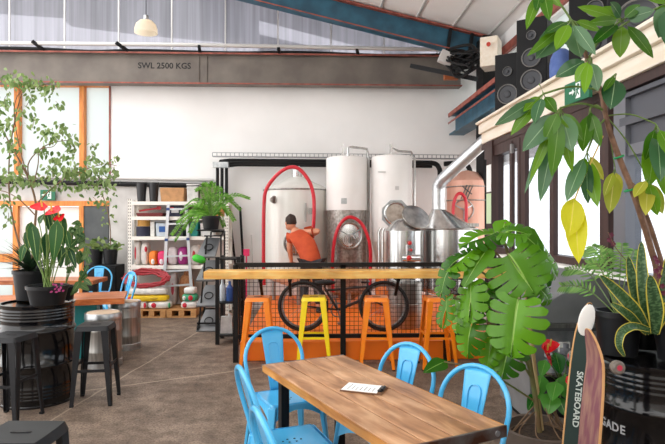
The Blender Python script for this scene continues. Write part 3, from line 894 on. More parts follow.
# clipboard with paper
q = G(364.5, 388.5, .735); r_ = Matrix.Rotation(math.radians(-22), 3, 'Z')
t = thing('clipboard', 'small clipboard with a white menu sheet lying on the plank table', 'clipboard', (q.x, q.y, .732))
q.z = .7345
part('board', MB().box(q, (.22, .15, .005), r_), mat('hardboard', (120, 84, 58), .6), t)
part('sheet', MB().box(q + r_ @ V((-.012, 0, .0035)), (.19, .135, .002), r_), M['paper'], t)
part('clip', MB().box(q + r_ @ V((.092, 0, .007)), (.022, .085, .008), r_).cyl(q + r_ @ V((.1, -.03, .012)), .007, .06, 10, r_ @ V((0, 1, 0))), mat('dark_metal', (60, 62, 66), .3, .9), t)
ln = MB(); rr = random.Random(4)
for k in range(7):
    L_ = rr.uniform(.05, .1)
    ln.box(q + r_ @ V((.055 - .022 * k, -.05 + L_ / 2, .0048)), (.004, L_, .0006), r_)
part('printed_line', ln, mat('grey_print', (150, 150, 154), .7), t)

# ---------------------------------------------------------------- metal stools
def make_stool(h, m, top=.15, foot=.205):
    t = thing('metal_stool', 'stool', 'stool')
    s = MB()
    def seat(u, v):
        a, b_ = (u - .5) * 2, (v - .5) * 2
        k = 1 - .07 * (abs(a) ** 3) * (abs(b_) ** 3)
        e = max(abs(a), abs(b_))
        return V((a * top * k * (1 if e < .97 else 1.02), b_ * top * k * (1 if e < .97 else 1.02), h - (.04 if e > .97 else .004 * (1 - a * a) * (1 - b_ * b_))))
    s.grid(seat, 18, 18); st_ = part('seat', s, m, t)
    hm = MB().box((0, 0, h - .0015), (.07, .022, .003)).cyl((-.035, 0, h - .003), .011, .003, 10).cyl((.035, 0, h - .003), .011, .003, 10)
    part('hand_hole', hm, M['ink'], st_)
    legs = []
    for sx in (-1, 1):
        for sy in (-1, 1):
            a = V((sx * (top - .014), sy * (top - .014), h - .03)); b_ = V((sx * foot, sy * foot, .012))
            l = MB()
            # folded sheet: two flanges meeting at the outer edge
            for d_, o_ in ((V((-sx, 0, 0)), V((0, sy, 0))), (V((0, -sy, 0)), V((sx, 0, 0)))):
                w0, w1 = .062, .03
                l.prism([a + o_ * .006, a + o_ * .006 + d_ * w0, b_ + o_ * .004 + d_ * w1, b_ + o_ * .004], -o_ * .005)
            lg = part('leg', l, m, t, bevel=.002)
            part('foot', MB().box(b_ + V((-sx * .012, -sy * .012, -.004)), (.03, .03, .016)), M['blackmat'], lg)
            legs.append((a, b_))
    zf = h * .44; f = (h - .03 - zf) / (h - .042); r = (top - .014) + (foot - top + .014) * f - .008
    for k, (p, q) in enumerate((((-r, r), (r, r)), ((r, r), (r, -r)), ((r, -r), (-r, -r)), ((-r, -r), (-r, r)))):
        z = zf + (.035 if k % 2 else 0)
        part('footrest', MB().bar((p[0], p[1], z), (q[0], q[1], z), .008, .024), m, t)
    return t
so = make_stool(.775, M['orangepaint'], .14, .19)
sg = 'bright metal stools along the bar'
def bar_stool(px, d, rz=0.0): q = GX(px, d); return (q.x, q.y, 0), rz - YAW
place(so, *bar_stool(258, 6.31, .06), 'orange metal stool at the free end of the bar, beside the dark post', sg)
dup(so, *bar_stool(376.5, 6.31, -.04), 'orange metal stool at the middle of the bar, before the bicycle front wheel', sg)
dup(so, *bar_stool(437, 6.31, .03), 'orange metal stool half hidden by the monstera leaves', sg)
sy = make_stool(.78, M['yellowpaint'], .14, .19)
place(sy, *bar_stool(314, 6.31, .02), 'yellow metal stool at the bar, behind the end chair of the plank table', sg)
sk = make_stool(.69, M['blackstool'], .15, .172)
sgb = 'black metal stools'
q = GX(96, 5.1); place(sk, q, .1, 'black metal stool beside the kegs and the black drum', sgb)
q = GX(11, 4.62); dup(sk, q, -.16, 'black metal stool standing in front of the black drum', sgb)
q = GX(21, 2.48); dup(sk, q, -.05, 'black metal stool of which only the seat shows at the photo edge', sgb)

# ---------------------------------------------------------------- bar counter and mesh fence
zc = 1.065
a, b_ = GX(206, 6.3), V((XF - .08, 0, 0))
y0, y1 = 6.2, 6.5
solo('bar_counter', MB().box2((a.x, y0, zc - .085), (b_.x, y1, zc)), M['barwood'], 'long honey coloured timber bar counter fixed along the mesh fence', 'counter', bevel=.006)
xL = GX(236.5, 6.55).x; xR = XF - .1; yf = 6.535
t = thing('mesh_fence', 'black steel mesh fence standing before the orange slab', 'fence', ((xL + xR) / 2, yf, 0))
part('rail', MB().box2((xL, yf - .025, 1.085), (xR, yf + .025, 1.135)), M['black'], t)
part('rail', MB().box2((xL, yf - .02, .27), (xR, yf + .02, .315)), M['black'], t)
for x in (xL, GX(343, 6.55).x, GX(447, 6.55).x, xR - .02):
    part('post', MB().box2((x - .03, yf - .025, 0), (x + .03, yf + .025, 1.11)), M['black'], t)
ms = MB()
x = xL + .05
while x < xR:
    ms.box2((x - .0022, yf - .0022, .3), (x + .0022, yf + .0022, 1.09)); x += .05
z = .36
while z < 1.08:
    ms.box2((xL, yf + .0022, z - .0022), (xR, yf + .0066, z + .0022)); z += .05
for x in (xL + .3, GX(343, 6.55).x - .6, GX(343, 6.55).x + .6, xR - .5):
    part('counter_bracket', MB().box2((x - .02, 6.26, zc - .12), (x + .02, yf - .02, zc - .087)).bar((x, yf - .02, zc - .3), (x, 6.3, zc - .12), .03), M['black'], t)
part('wire_mesh', ms, M['black'], t, smooth=0)
M['fixing'] = M['galv']

# ---------------------------------------------------------------- brewery vessels
M['stainless'] = mat('stainless_steel', (214, 214, 212), .24, .95, col2=(188, 188, 188), nscale=3, stretch=(8, 8, .3))
M['brushed'] = mat('brushed_steel', (178, 176, 172), .34, .9, col2=(140, 138, 134), nscale=4, stretch=(10, 10, .4))
M['jacket'] = mat('pale_insulation', (232, 232, 226), .38, .12, col2=(222, 222, 216), nscale=2.5, stretch=(3, 3, .4), coat=.3)
M['whitewrap'] = mat('white_tank_paint', (240, 238, 236), .4, col2=(234, 231, 228), nscale=2, coat=.2)
M['dimple'] = mat('dimpled_steel', (176, 170, 164), .35, .8, col2=(130, 124, 118), nscale=22, bump=.6, bscale=24)
M['copper'] = mat('pink_copper', (226, 176, 156), .45, .15, col2=(214, 158, 138), nscale=3, stretch=(3, 3, .6))
M['redhose'] = mat('red_hose', (206, 28, 48), .4, coat=.2)
zs_ = .22
def legs3(t, c, r, h, n=3):
    for k in range(n):
        a = 2 * PI * k / n + .6
        p = V((c.x + r * math.cos(a), c.y + r * math.sin(a), 0))
        part('leg', MB().tube([V((p.x, p.y, zs_)), V((p.x, p.y, h))], .03, 8), M['brushed'], t)
def manway(t, c, r, ax=(0, -1, 0), m=None, name='manway'):
    ax = V(ax)
    o = part(name, MB().lathe([(r, -.08), (r, .03), (r * .9, .035), (r * .86, .02), (r * .5, .035), (0, .04)], c, 28, ax), m or M['stainless'], t)
    k = MB().torus(c + ax * .03, r * .97, r * .07, ax, 28, 8)
    part('clamp_ring', k, M['brushed'], o)
    x, y, z = basis(ax)
    hb = MB()
    for a in (0.5, PI - .5, -PI / 2): hb.bar(c + ax * .06, c + ax * .05 + x * r * .9 * math.cos(a) + y * r * .9 * math.sin(a), .018)
    hb.cyl(c + ax * .04, .022, .07, 10, ax)
    part('handwheel', hb, M['galv'], o)
    return o
# big pale fermenter behind the worker
dT = 9.95
c = GX(297, dT); R = .575
zt0, zt1 = P(297, 188, dT - R).z, P(297, 176, dT).z
t = thing('fermenter', 'widest pale fermenter tank, behind the worker in orange', 'tank', V((c.x, c.y, zs_)), 'fermenter tanks')
part('shell', MB().lathe([(.2, .5), (R * .9, .62), (R, .7), (R, zt0)], V((c.x, c.y, 0)), 48), M['jacket'], t)
part('dome', MB().lathe([(R + .012, zt0 - .02), (R + .012, zt0), (R * .97, zt0 + .02), (R * .55, zt1 - .12), (.13, zt1 - .02), (0, zt1)], V((c.x, c.y, 0)), 48), M['jacket'], t)
for z in (zt0 - .01, .78): part('band', MB().torus(V((c.x, c.y, z)), R + .004, .014, seg=48), M['brushed'], t)
part('top_valve', MB().cyl(V((c.x, c.y, zt1 - .02)), .09, .12, 16).tube([V((c.x, c.y, zt1)), V((c.x, c.y, zt1 + .14)), V((c.x + .05, c.y, zt1 + .16))], .022, 8), M['stainless'], t)
legs3(t, c, R * .8, .72)
manway(t, P(296, 243, dT - R), .2)
part('gauge', MB().tube([P(274, 203, dT - R), P(274, 196, dT - R - .03)], .03, 8).cyl(P(273, 200, dT - .48), .05, .03, 14, (0, -1, 0)), M['brushed'], t)
part('sight_tube', MB().tube([P(305.5, 203, dT - R), P(305.5, 222, dT - R - .03)], .014, 6), M['brushed'], t)
part('sample_tap', MB().box(P(311, 211, dT - R), (.07, .04, .1)), M['brushed'], t)
def hose(name_, pts, r, label, m=None):
    return solo(name_, MB().tube(spline(pts, 7), r, 10), m or M['redhose'], label, 'hose', 'red brewing hoses')
hose('hose', [P(264, 285, 9.28), P(263.5, 250, 9.27), P(264, 205, 9.27), P(267, 188, 9.25), P(278, 174, 9.27), P(289, 167.5, 9.27), P(299, 169, 9.27), P(309, 181, 9.26), P(313.5, 196, 9.27), P(314, 215, 9.27), P(312.5, 238, 9.28)], .03, 'red hose arched over the widest tank behind the worker')
# slim tank: white top, dimpled steel below, porthole and hose
d2 = 9.55
c = GX(346.8, d2); R = .345
zA, zB = P(346, 157, d2 - R).z, P(346, 210, d2 - R).z
t = thing('fermenter', 'slim tank with white top and dark dimpled steel lower half', 'tank', V((c.x, c.y, zs_)), 'fermenter tanks')
part('upper_shell', MB().lathe([(R, zB), (R, zA), (R * .97, zA + .02), (.1, zA + .07), (0, zA + .07)], V((c.x, c.y, 0)), 40), M['whitewrap'], t)
part('lower_shell', MB().lathe([(.1, .3), (R * .9, .45), (R - .01, .55), (R - .01, zB)], V((c.x, c.y, 0)), 40), M['dimple'], t, 'dark dimpled steel lower shell')
manway(t, P(349, 235.5, d2 - R), .215)
part('spray_arm', MB().tube([V((c.x + .02, c.y, zA)), V((c.x + .02, c.y, zA + .2)), P(352, 147, d2), P(367, 149, d2), P(368.5, 158, d2), P(368.5, 285, d2)], .022, 8).cyl(V((c.x, c.y - R * .9, zA - .13)), .03, .18, 10).box(P(343, 151, d2), (.03, .03, .2)), M['stainless'], t)
lp = MB()
for k in range(3): lp.tube(arc(P(349 + k, 240, d2 - R - .09), RT, (0, 0, 1), .09 - .012 * k, PI * .1, PI * 1.6, 14), .008, 6)
part('drain_line', lp, M['conduit'], t)
part('nameplate', MB().box(P(344, 201, d2 - R - .003), (.09, .008, .09)), M['galv'], t)
legs3(t, c, R * .8, .55)
hose('hose', [P(333, 292, 9.08), P(332.5, 262, 9.04), P(335, 238, 9.02), P(341, 223, 9.02), P(350, 217, 9.02), P(360, 222, 9.02), P(367, 234, 9.02), P(370.5, 252, 9.04), P(370, 290, 9.08)], .027, 'red hose looped around the porthole of the slim steel-bottomed tank')
# second white tank with the open octagonal manway
d3 = 9.5
c = GX(391.8, d3); R = .34
zA = P(392, 156, d3 - R).z
t = thing('fermenter', 'tall white tank with an open octagonal manway', 'tank', V((c.x, c.y, zs_)), 'fermenter tanks')
part('upper_shell', MB().lathe([(R, 1.28), (R, zA), (R * .97, zA + .02), (.1, zA + .07), (0, zA + .07)], V((c.x, c.y, 0)), 40), M['whitewrap'], t)
part('lower_shell', MB().lathe([(.06, .5), (R * .75, .9), (R - .004, 1.28)], V((c.x, c.y, 0)), 40), M['jacket'], t)
pl_ = P(396, 214, d3 - R - .02); oc = []
for k in range(8):
    a_ = PI / 8 + k * PI / 4; oc.append(pl_ + RT * (.24 * math.cos(a_)) + V((0, 0, .24 * math.sin(a_))))
o_ = part('manway', MB().prism(oc, FW * .1), M['galv'], t)
part('rim', MB().torus(P(395.5, 213.5, d3 - R - .03), .17, .022, -FW, 28, 8), M['stainless'], o_)
part('opening', MB().lathe([(0, 0), (.155, 0), (.155, .012), (0, .012)], P(395.5, 213.5, d3 - R - .025), 28, -FW), mat('tank_inside', (150, 132, 116), .35, .7, col2=(206, 196, 186), nscale=9), o_, 'dull inside of the tank')
part('spray_arm', MB().tube([V((c.x - .02, c.y, zA)), V((c.x - .02, c.y, zA + .19)), P(398, 151, d3), P(411, 152, d3), P(414.5, 158, d3), P(414.5, 240, d3)], .02, 8).box(P(391, 150, d3), (.04, .04, .2)), M['stainless'], t)
part('bracket_mark', MB().box(P(382, 172, d3 - R + .01), (.12, .01, .02)).box(P(397, 188, d3 - R - .003), (.06, .008, .06)), M['conduit'], t)
legs3(t, c, R * .7, 1.0)
# mash vessel with its lid up, and the kettle
dk = 8.2
c = GX(405, dk); R = .27
zA = P(405, 231, dk - R).z
t = thing('mash_tun', 'low stainless vessel with its round lid standing open', 'vessel', V((c.x, c.y, zs_)), 'stainless brew vessels')
part('shell', MB().lathe([(.08, .55), (R, .62), (R, zA)], V((c.x, c.y, 0)), 40), M['stainless'], t)
part('dome', MB().lathe([(R + .01, zA - .02), (R + .01, zA), (R * .7, zA + .12), (R * .4, zA + .17), (0, zA + .18)], V((c.x, c.y, 0)), 40), M['stainless'], t)
q = P(416, 217, dk - .12); ax = V((.28, -.72, .62)).normalized()
l_ = part('lid', MB().lathe([(.2, -.02), (.205, 0), (.2, .012), (.1, .035), (0, .04)], q, 30, ax), M['galv'], t)
part('lid_rim', MB().torus(q, .2, .014, ax, 30, 8), M['brushed'], l_)
part('lid_inside', MB().cyl(q - ax * .022, .19, .004, 30, ax), mat('lid_dark', (176, 160, 148), .35, .8), l_, 'brownish inside of the lid')
va = MB().tube([P(407, 245, dk - R - .02), P(407, 262, dk - R - .03)], .02, 8).tube([P(403, 258, dk - R - .02), P(421, 258, dk - R - .1)], .05, 12)
part('outlet', va, M['stainless'], t)
part('valve_handle', MB().ball(P(410, 243, dk - R - .08), .028).ball(P(409, 258, dk - R - .12), .035).ball(P(411, 250, dk - R - .08), .02), mat('valve_red', (204, 34, 34), .4), t, 'red valve knobs')
legs3(t, c, R * .8, .6)
c = GX(449, dk + .25); R = .41
zA = P(449, 229, dk + .25 - R).z
t = thing('kettle', 'broad stainless brew kettle with a conical hood under the duct', 'vessel', V((c.x, c.y, zs_)), 'stainless brew vessels')
part('shell', MB().lathe([(.1, .5), (R, .58), (R, zA)], V((c.x, c.y, 0)), 44), M['stainless'], t)
q = P(438.5, 209, 8.42)
cn = MB(); seg = 40
r0 = [cn.bm.verts.new(V((c.x + R * math.cos(2 * PI * k / seg), c.y + R * math.sin(2 * PI * k / seg), zA))) for k in range(seg)]
r1 = [cn.bm.verts.new(V((q.x + .098 * math.cos(2 * PI * k / seg), q.y + .098 * math.sin(2 * PI * k / seg), q.z - .01))) for k in range(seg)]
for k in range(seg): cn.face([r0[k], r0[(k + 1) % seg], r1[(k + 1) % seg], r1[k]])
part('hood', cn, M['stainless'], t)
part('rim_band', MB().torus(V((c.x, c.y, zA)), R, .012, seg=44), M['brushed'], t)
part('hatch', MB().box(P(463, 225, dk + .1), (.42, .18, .05)), M['brushed'], t)
legs3(t, c, R * .8, .55)
# pink copper tank in the corner
d4 = 9.7
c = GX(467, d4); R = .34
zA = P(467, 178, d4 - R).z
t = thing('copper_tank', 'pinkish copper tank in the corner behind the kettle', 'tank', V((c.x, c.y, zs_)))
part('shell', MB().lathe([(.1, .5), (R, .6), (R, zA - .12), (R * .96, zA - .03), (R * .5, zA + .12), (0, zA + .16)], V((c.x, c.y, 0)), 40), M['copper'], t)
for z in (zA - .13, zA - .36): part('band', MB().torus(V((c.x, c.y, z)), R + .004, .01, seg=40), M['brushed'], t)
manway(t, P(463, 210, d4 - R), .17, m=M['copper'])
legs3(t, c, R * .8, .6)
mk = MB()
for dx in (-.05, 0, .05): mk.bar(P(467, 194, d4 - R - .0) + V((dx - .05, -.0, -.08)), P(467, 185, d4 - R - .0) + V((dx + .05, .0, .0)), .012, .014)
mk.bar(P(467, 186, d4 - R) + V((-.08, 0, 0)), P(467, 193, d4 - R) + V((.08, 0, -.02)), .012, .014)
part('brand_mark', mk, M['darkwall'], t, 'grey scribbled mark')
hose('hanging_hose', [P(453, 225, 9.2), P(453.5, 205, 9.2), P(457, 195, 9.2), P(462, 194, 9.2), P(466, 202, 9.2), P(466, 225, 9.2)], .026, 'red hose hung in a loop on the pinkish copper tank')
# pump tubes and ladder-like pipes between the tanks
mb = MB()
for px in (379, 382.5): mb.tube([GX(px, 9.0, zs_), P(px, 232, 9.0), P(px + 2, 228, 9.0)], .02, 8)
solo('transfer_pipe', mb, M['stainless'], 'pair of upright steel pipes before the tall white tank', 'pipe')
solo('plastic_drum', MB().lathe([(0, 0), (.17, 0), (.18, .02), (.18, .5), (.15, .56), (0, .57)], GX(387, 8.62, zs_), 24), mat('amber_drum', (206, 110, 40), .4, trans=.2), 'orange plastic drum standing between the tanks', 'drum')
solo('grain_drum', MB().lathe([(0, 0), (.21, 0), (.22, .03), (.22, .3), (.232, .31), (.22, .32), (.22, .58), (.19, .6), (0, .6)], GX(405, 7.55, zs_), 28), M['brushed'], 'steel keg-like drum standing behind the fence mesh near the bicycle', 'drum')

# ---------------------------------------------------------------- bicycle behind the fence
db = 7.15
wc1, wc2 = P(303, 0, db), P(384, 0, db)
rw_ = .315; zc_ = zs_ + rw_ + .012
ax_ = (wc2 - wc1); ax_.z = 0; ax_.normalize()
lean = V((-ax_.y, ax_.x, 0))
wc1.z = wc2.z = zc_
def up(p, h, k=.1): return p + V((0, 0, h)) + lean * (h * k)
t = thing('bicycle', 'black bicycle parked behind the mesh fence', 'bicycle', ((wc1.x + wc2.x) / 2, (wc1.y + wc2.y) / 2, zs_))
wax = (lean - V((0, 0, .1))).normalized()
M['tyre'] = mat('tyre_rubber', (30, 28, 28), .7); M['chrome'] = mat('bike_metal', (150, 150, 154), .3, .9); M['bikeblack'] = mat('bike_frame', (28, 28, 32), .35, coat=.3)
for cc in (wc1, wc2):
    wl = part('wheel', MB().torus(cc, rw_ - .02, .022, wax, 40, 8), M['tyre'], t)
    part('rim', MB().torus(cc, rw_ - .055, .012, wax, 40, 6), M['chrome'], wl)
    sp_ = MB(); x_, y_, z_ = basis(wax)
    for k in range(20):
        a_ = 2 * PI * k / 20; sp_.tube([cc + wax * (.02 if k % 2 else -.02), cc + (x_ * math.cos(a_) + y_ * math.sin(a_)) * (rw_ - .06)], .0018, 4)
    sp_.cyl(cc - wax * .05, .02, .1, 10, wax)
    part('spokes', sp_, M['chrome'], wl)
L0 = (wc2 - wc1).length
bb = wc1 + ax_ * (L0 * .43) + V((0, 0, -.05))
st0 = up(wc1 + ax_ * (L0 * .27), .22); hd = up(wc1 + ax_ * (L0 * .80), .24); hd2 = up(wc1 + ax_ * (L0 * .835), .12)
f = MB(); f.tube([bb, st0], .016); f.tube([st0 - V((0, 0, .03)), hd], .015); f.tube([bb, hd2], .018); f.tube([hd, hd2], .019)
for o_ in (-.05, .05):
    f.tube([bb + wax * o_ * .4, wc1 + wax * o_], .009); f.tube([st0 - V((0, 0, .06)) + wax * o_ * .3, wc1 + wax * o_], .008)
part('frame', f, M['bikeblack'], t)
fk = MB()
for o_ in (-.05, .05): fk.tube([hd2, hd2 + wax * o_ - V((0, 0, .04)), wc2 + wax * o_], .011)
part('fork', fk, M['bikeblack'], t)
part('saddle', MB().ball(up(st0, .07), .12, scale=(1.15, .55, .3), rot=Matrix.Rotation(-YAW, 3, 'Z')).tube([st0, up(st0, .06)], .013), M['tyre'], t)
hbp = up(hd, .08); hb_ = MB().tube([hd, hbp], .014)
hb_.tube(spline([hbp - lean * .27 - ax_ * .09, hbp - lean * .2, hbp, hbp + lean * .2, hbp + lean * .27 - ax_ * .09], 4), .012)
part('handlebar', hb_, M['bikeblack'], t)
cr_ = MB().torus(bb, .085, .008, wax, 24, 6).tube([bb - wax * .07, bb - wax * .07 + V((0, 0, -.16)) + ax_ * .04], .01).tube([bb + wax * .07, bb + wax * .07 + V((0, 0, .16)) - ax_ * .04], .01)
cr_.box(bb - wax * .12 + V((0, 0, -.16)) + ax_ * .04, (.09, .09, .02)); cr_.box(bb + wax * .12 + V((0, 0, .16)) - ax_ * .04, (.09, .09, .02))
part('crankset', cr_, M['chrome'], t)

# ---------------------------------------------------------------- the worker, back turned, leaning to the tank
dp_ = 8.75
SKIN = mat('skin', (214, 148, 116), .55); SHIRT = mat('orange_shirt', (206, 84, 42), .8, col2=(186, 68, 32), nscale=7, bump=.35, bscale=14)
PANTS = mat('dark_trousers', (40, 38, 42), .8, col2=(50, 47, 50), nscale=10); HAIR = mat('dark_hair', (52, 36, 28), .7, bump=.6, bscale=80); SHOE = mat('dark_shoe', (36, 34, 34), .6)
def Q(px, py, dd=0.0): return P(px, py, dp_ + dd)
foot_y = CY + (CAMZ - zs_) / dp_ * FPX
t = thing('person', 'person in an orange t-shirt and dark trousers, back turned, leaning to the tank', 'person', GX(311, dp_, zs_))
hipL, hipR = Q(306.5, 265, -.02), Q(316.5, 265, -.02)
pel = Q(311.5, 262); waist = Q(309, 252, .05); chest = Q(301.5, 240, .16); neck0 = Q(295.5, 231.5, .23); neck1 = Q(293, 228, .26); head = Q(290.5, 222.8, .28)
shR = Q(306.5, 232.5, .2); shL = Q(290, 236.5, .2)
elR = Q(319.5, 231, .1); wrR = Q(309.5, 236.5, .3)
elL = Q(289.5, 250, .22); wrL = Q(291.5, 262, .34)
knL = Q(304.5, foot_y - 30, .12); knR = Q(317.5, foot_y - 29, .08)
anL = V(Q(304, foot_y, -.02)); anL.z = zs_ + .085
anR = V(Q(319, foot_y, -.08)); anR.z = zs_ + .085
toL = anL + FW * .17 + V((0, 0, -.055)); toR = anR + FW * .17 + V((0, 0, -.055))
vs = [pel, waist, chest, neck0, neck1, shR, elR, wrR, shL, elL, wrL, hipL, knL, anL, toL, hipR, knR, anR, toR]
es = [(0, 1), (1, 2), (2, 3), (3, 4), (2, 5), (5, 6), (6, 7), (2, 8), (8, 9), (9, 10), (0, 11), (11, 12), (12, 13), (13, 14), (0, 15), (15, 16), (16, 17), (17, 18)]
rs = [.135, .125, .145, .065, .055, .068, .044, .031, .068, .044, .031, .092, .06, .043, .035, .092, .06, .043, .035]
body = skin_obj('body', vs, es, rs, SKIN, t)
# head with face, ears; joined into the same body mesh
def add_to(o, mb, name='x'):
    bmesh.ops.recalc_face_normals(mb.bm, faces=mb.bm.faces[:])
    b_ = bmesh.new(); b_.from_mesh(o.data); me = bpy.data.meshes.new('t'); mb.bm.to_mesh(me); mb.bm.free(); b_.from_mesh(me); bpy.data.meshes.remove(me)
    b_.to_mesh(o.data); b_.free()
    for p in o.data.polygons: p.use_smooth = True
look = (FW * .86 - RT * .5 - V((0, 0, .1))).normalized(); hx = look.cross(V((0, 0, 1))).normalized(); hz = hx.cross(look)
HR = Matrix((hx, look, hz)).transposed()
hm = MB().ball(head, .1, 18, 12, (.78, .93, 1.16), HR)
hm.ball(head + HR @ V((0, .075, -.06)), .06, 12, 8, (.8, .7, .8), HR)                      # jaw
hm.ball(head + HR @ V((0, .105, -.012)), .022, 8, 6, (.7, 1, 1.2), HR)                     # nose
for s_ in (-1, 1):
    hm.ball(head + HR @ V((s_ * .082, -.005, -.01)), .028, 8, 6, (.35, .8, 1.2), HR)       # ear
hm.tube([neck1 - (head - neck1) * .3, head], .05, 12)
add_to(body, hm)
# hands: palm, four bent fingers, thumb
def hand(mb, w_, dr, side, sc=1.0):
    dr = dr.normalized(); s_ = dr.cross(V((0, 0, 1))).normalized() * side; n_ = s_.cross(dr)
    Rm = Matrix((s_, dr, n_)).transposed()
    mb.ball(w_ + dr * .05, .05 * sc, 12, 8, (.85, 1.05, .36), Rm, .8)
    for k, (o_, L_) in enumerate(((-.032, .066), (-.011, .078), (.011, .074), (.031, .058))):
        b0 = w_ + dr * .085 + s_ * o_
        mb.tube([b0 - dr * .02, b0 + dr * L_ * .45, b0 + dr * L_ * .8 - n_ * .018, b0 + dr * L_ * .85 - n_ * .04], .009, 8, radii=[.01, .0095, .0085, .006])
    b0 = w_ + dr * .03 - s_ * .036
    mb.tube([b0, b0 + dr * .03 - s_ * .028, b0 + dr * .058 - s_ * .03 - n_ * .012], .011, 8, radii=[.013, .011, .008])
hh = MB(); hand(hh, wrR, (FW * .7 - RT * .5), 1); hand(hh, wrL, (FW * .8 - V((0, 0, .3))), -1); add_to(body, hh)
# eyes and mouth
fe = MB()
for s_ in (-1, 1): fe.ball(head + HR @ V((s_ * .032, .089, .012)), .011, 8, 6)
fe.box(head + HR @ V((0, .113, -.055)), (.04, .01, .008), HR)
part('face_detail', fe, HAIR, t)
hr_ = MB().ball(head + HR @ V((0, -.016, .022)), .108, 26, 18, (.8, .92, 1.06), HR)
for v in hr_.bm.verts:                                                                    # clear the face and nape, ruffle the rest
    l_ = HR.inverted() @ (v.co - head)
    if l_.y > .045 and l_.z < .055: l_ = V((l_.x * .8, .03, l_.z))
    elif l_.z < -.035: l_ = V((l_.x * .85, l_.y * .85, -.035 + (l_.z + .035) * .35))
    else: l_ = l_ * (1 + .05 * math.sin(70 * l_.x + 40 * l_.z) * math.cos(60 * l_.y + 30 * l_.z))
    v.co = head + HR @ l_
part('hair', hr_, HAIR, t)
# clothes: shells grown on the same skeleton
slR = shR.lerp(elR, .6); slL = shL.lerp(elL, .55)
skin_obj('shirt', [pel + V((0, 0, -.03)), pel, waist, chest, neck0.lerp(chest, .25), shR, slR, shL, slL],
         [(0, 1), (1, 2), (2, 3), (3, 4), (3, 5), (5, 6), (3, 7), (7, 8)],
         [.172, .172, .172, .195, .085, .098, .08, .098, .078], SHIRT, t)
aL2 = anL + V((0, 0, .03)); aR2 = anR + V((0, 0, .03))
skin_obj('trousers', [pel, hipL, knL, aL2, hipR, knR, aR2], [(0, 1), (1, 2), (2, 3), (0, 4), (4, 5), (5, 6)], [.15, .112, .08, .066, .112, .08, .066], PANTS, t)
for a_, b_ in ((anL, toL), (anR, toR)):
    part('shoe', MB().ball(a_.lerp(b_, .45) + V((0, 0, -.032)), .1, 14, 8, (.5, 1.45, .48), Matrix.Rotation(-YAW, 3, 'Z'), .85), SHOE, t)
# ================================================================ left side: drum, tables, kegs, shelves
M['drumblack'] = mat('drum_enamel', (9, 9, 12), .16, col2=(14, 14, 17), nscale=5, spec=.5, coat=.2)
M['potblack'] = mat('black_plastic_pot', (18, 19, 22), .45, col2=(24, 25, 29), nscale=6, spec=.35)
M['soil'] = mat('dark_soil', (44, 34, 28), .95, col2=(70, 54, 42), nscale=40, bump=.6, bscale=60)
M['teal'] = mat('teal_paint', (34, 140, 142), .5, col2=(28, 124, 128), nscale=4)
def drum(name, loc, r, h, label, rings=True):
    L_ = V(loc); t = thing(name, label, 'drum', L_)
    pr = [(0, .012), (r - .012, .012), (r - .012, 0), (r + .004, 0), (r + .004, .016), (r - .004, .022)]
    z = .03
    def rib(z, w_, d_): return [(r - .004, z - w_), (r - .004 + d_ * .7, z - w_ * .5), (r - .004 + d_, z), (r - .004 + d_ * .7, z + w_ * .5), (r - .004, z + w_)]
    for z in (.07, .1, .13, .16): pr += rib(z * h / .88, .012, .0028)
    pr += rib(h * .40, .022, .016)
    pr += rib(h * .735, .022, .016)
    for z in (.735, .765, .79, .815): pr += rib(z * h / .88 + .01, .012, .0028)
    pr += [(r - .004, h - .024), (r + .005, h - .016), (r + .005, h), (r - .012, h), (r - .012, h - .014), (0, h - .014)]
    part('shell', MB().lathe(pr, L_, 56), M['drumblack'], t, smooth=50)
    part('bung', MB().cyl(L_ + V((r * .5, -r * .45, h - .015)), .035, .012, 14), M['galv'], t)
    return t
pD = GX(38, 5.15)
drum('oil_drum', pD, .305, .88, 'glossy black oil drum under the red flowers')
def pot(t, c, r, h, m=None, taper=.82, soil=True):
    c = V(c)
    k = part('pot', MB().lathe([(0, 0), (r * taper, 0), (r, h - .03), (r + .01, h - .03), (r + .01, h), (r - .008, h), (r - .012, h - .035), (0, h - .035)], c, 32), m or M['potblack'], t)
    if soil: part('soil', MB().lathe([(r - .014, h - .034), (r * .5, h - .026), (0, h - .022)], c, 24), M['soil'], k)
    return k
leafG = leafmat('fig_leaf', (84, 116, 56), (160, 184, 120), rough=.35)
M['stem'] = mat('brown_stem', (132, 104, 78), .7, col2=(108, 84, 62), nscale=14, bump=.3)
M['stemg'] = mat('green_stem', (104, 132, 60), .5)
M['stemy'] = mat('yellow_petiole', (206, 170, 66), .5)
rr = random.Random(11)
def rnd_dir(rng, up_=0.0):
    while True:
        v = V((rng.uniform(-1, 1), rng.uniform(-1, 1), rng.uniform(-1, 1) + up_))
        if .2 < v.length < 1.4: return v.normalized()
CAMP = V((0, 0, CAMZ))
def tocam(p): return (CAMP - p).normalized()

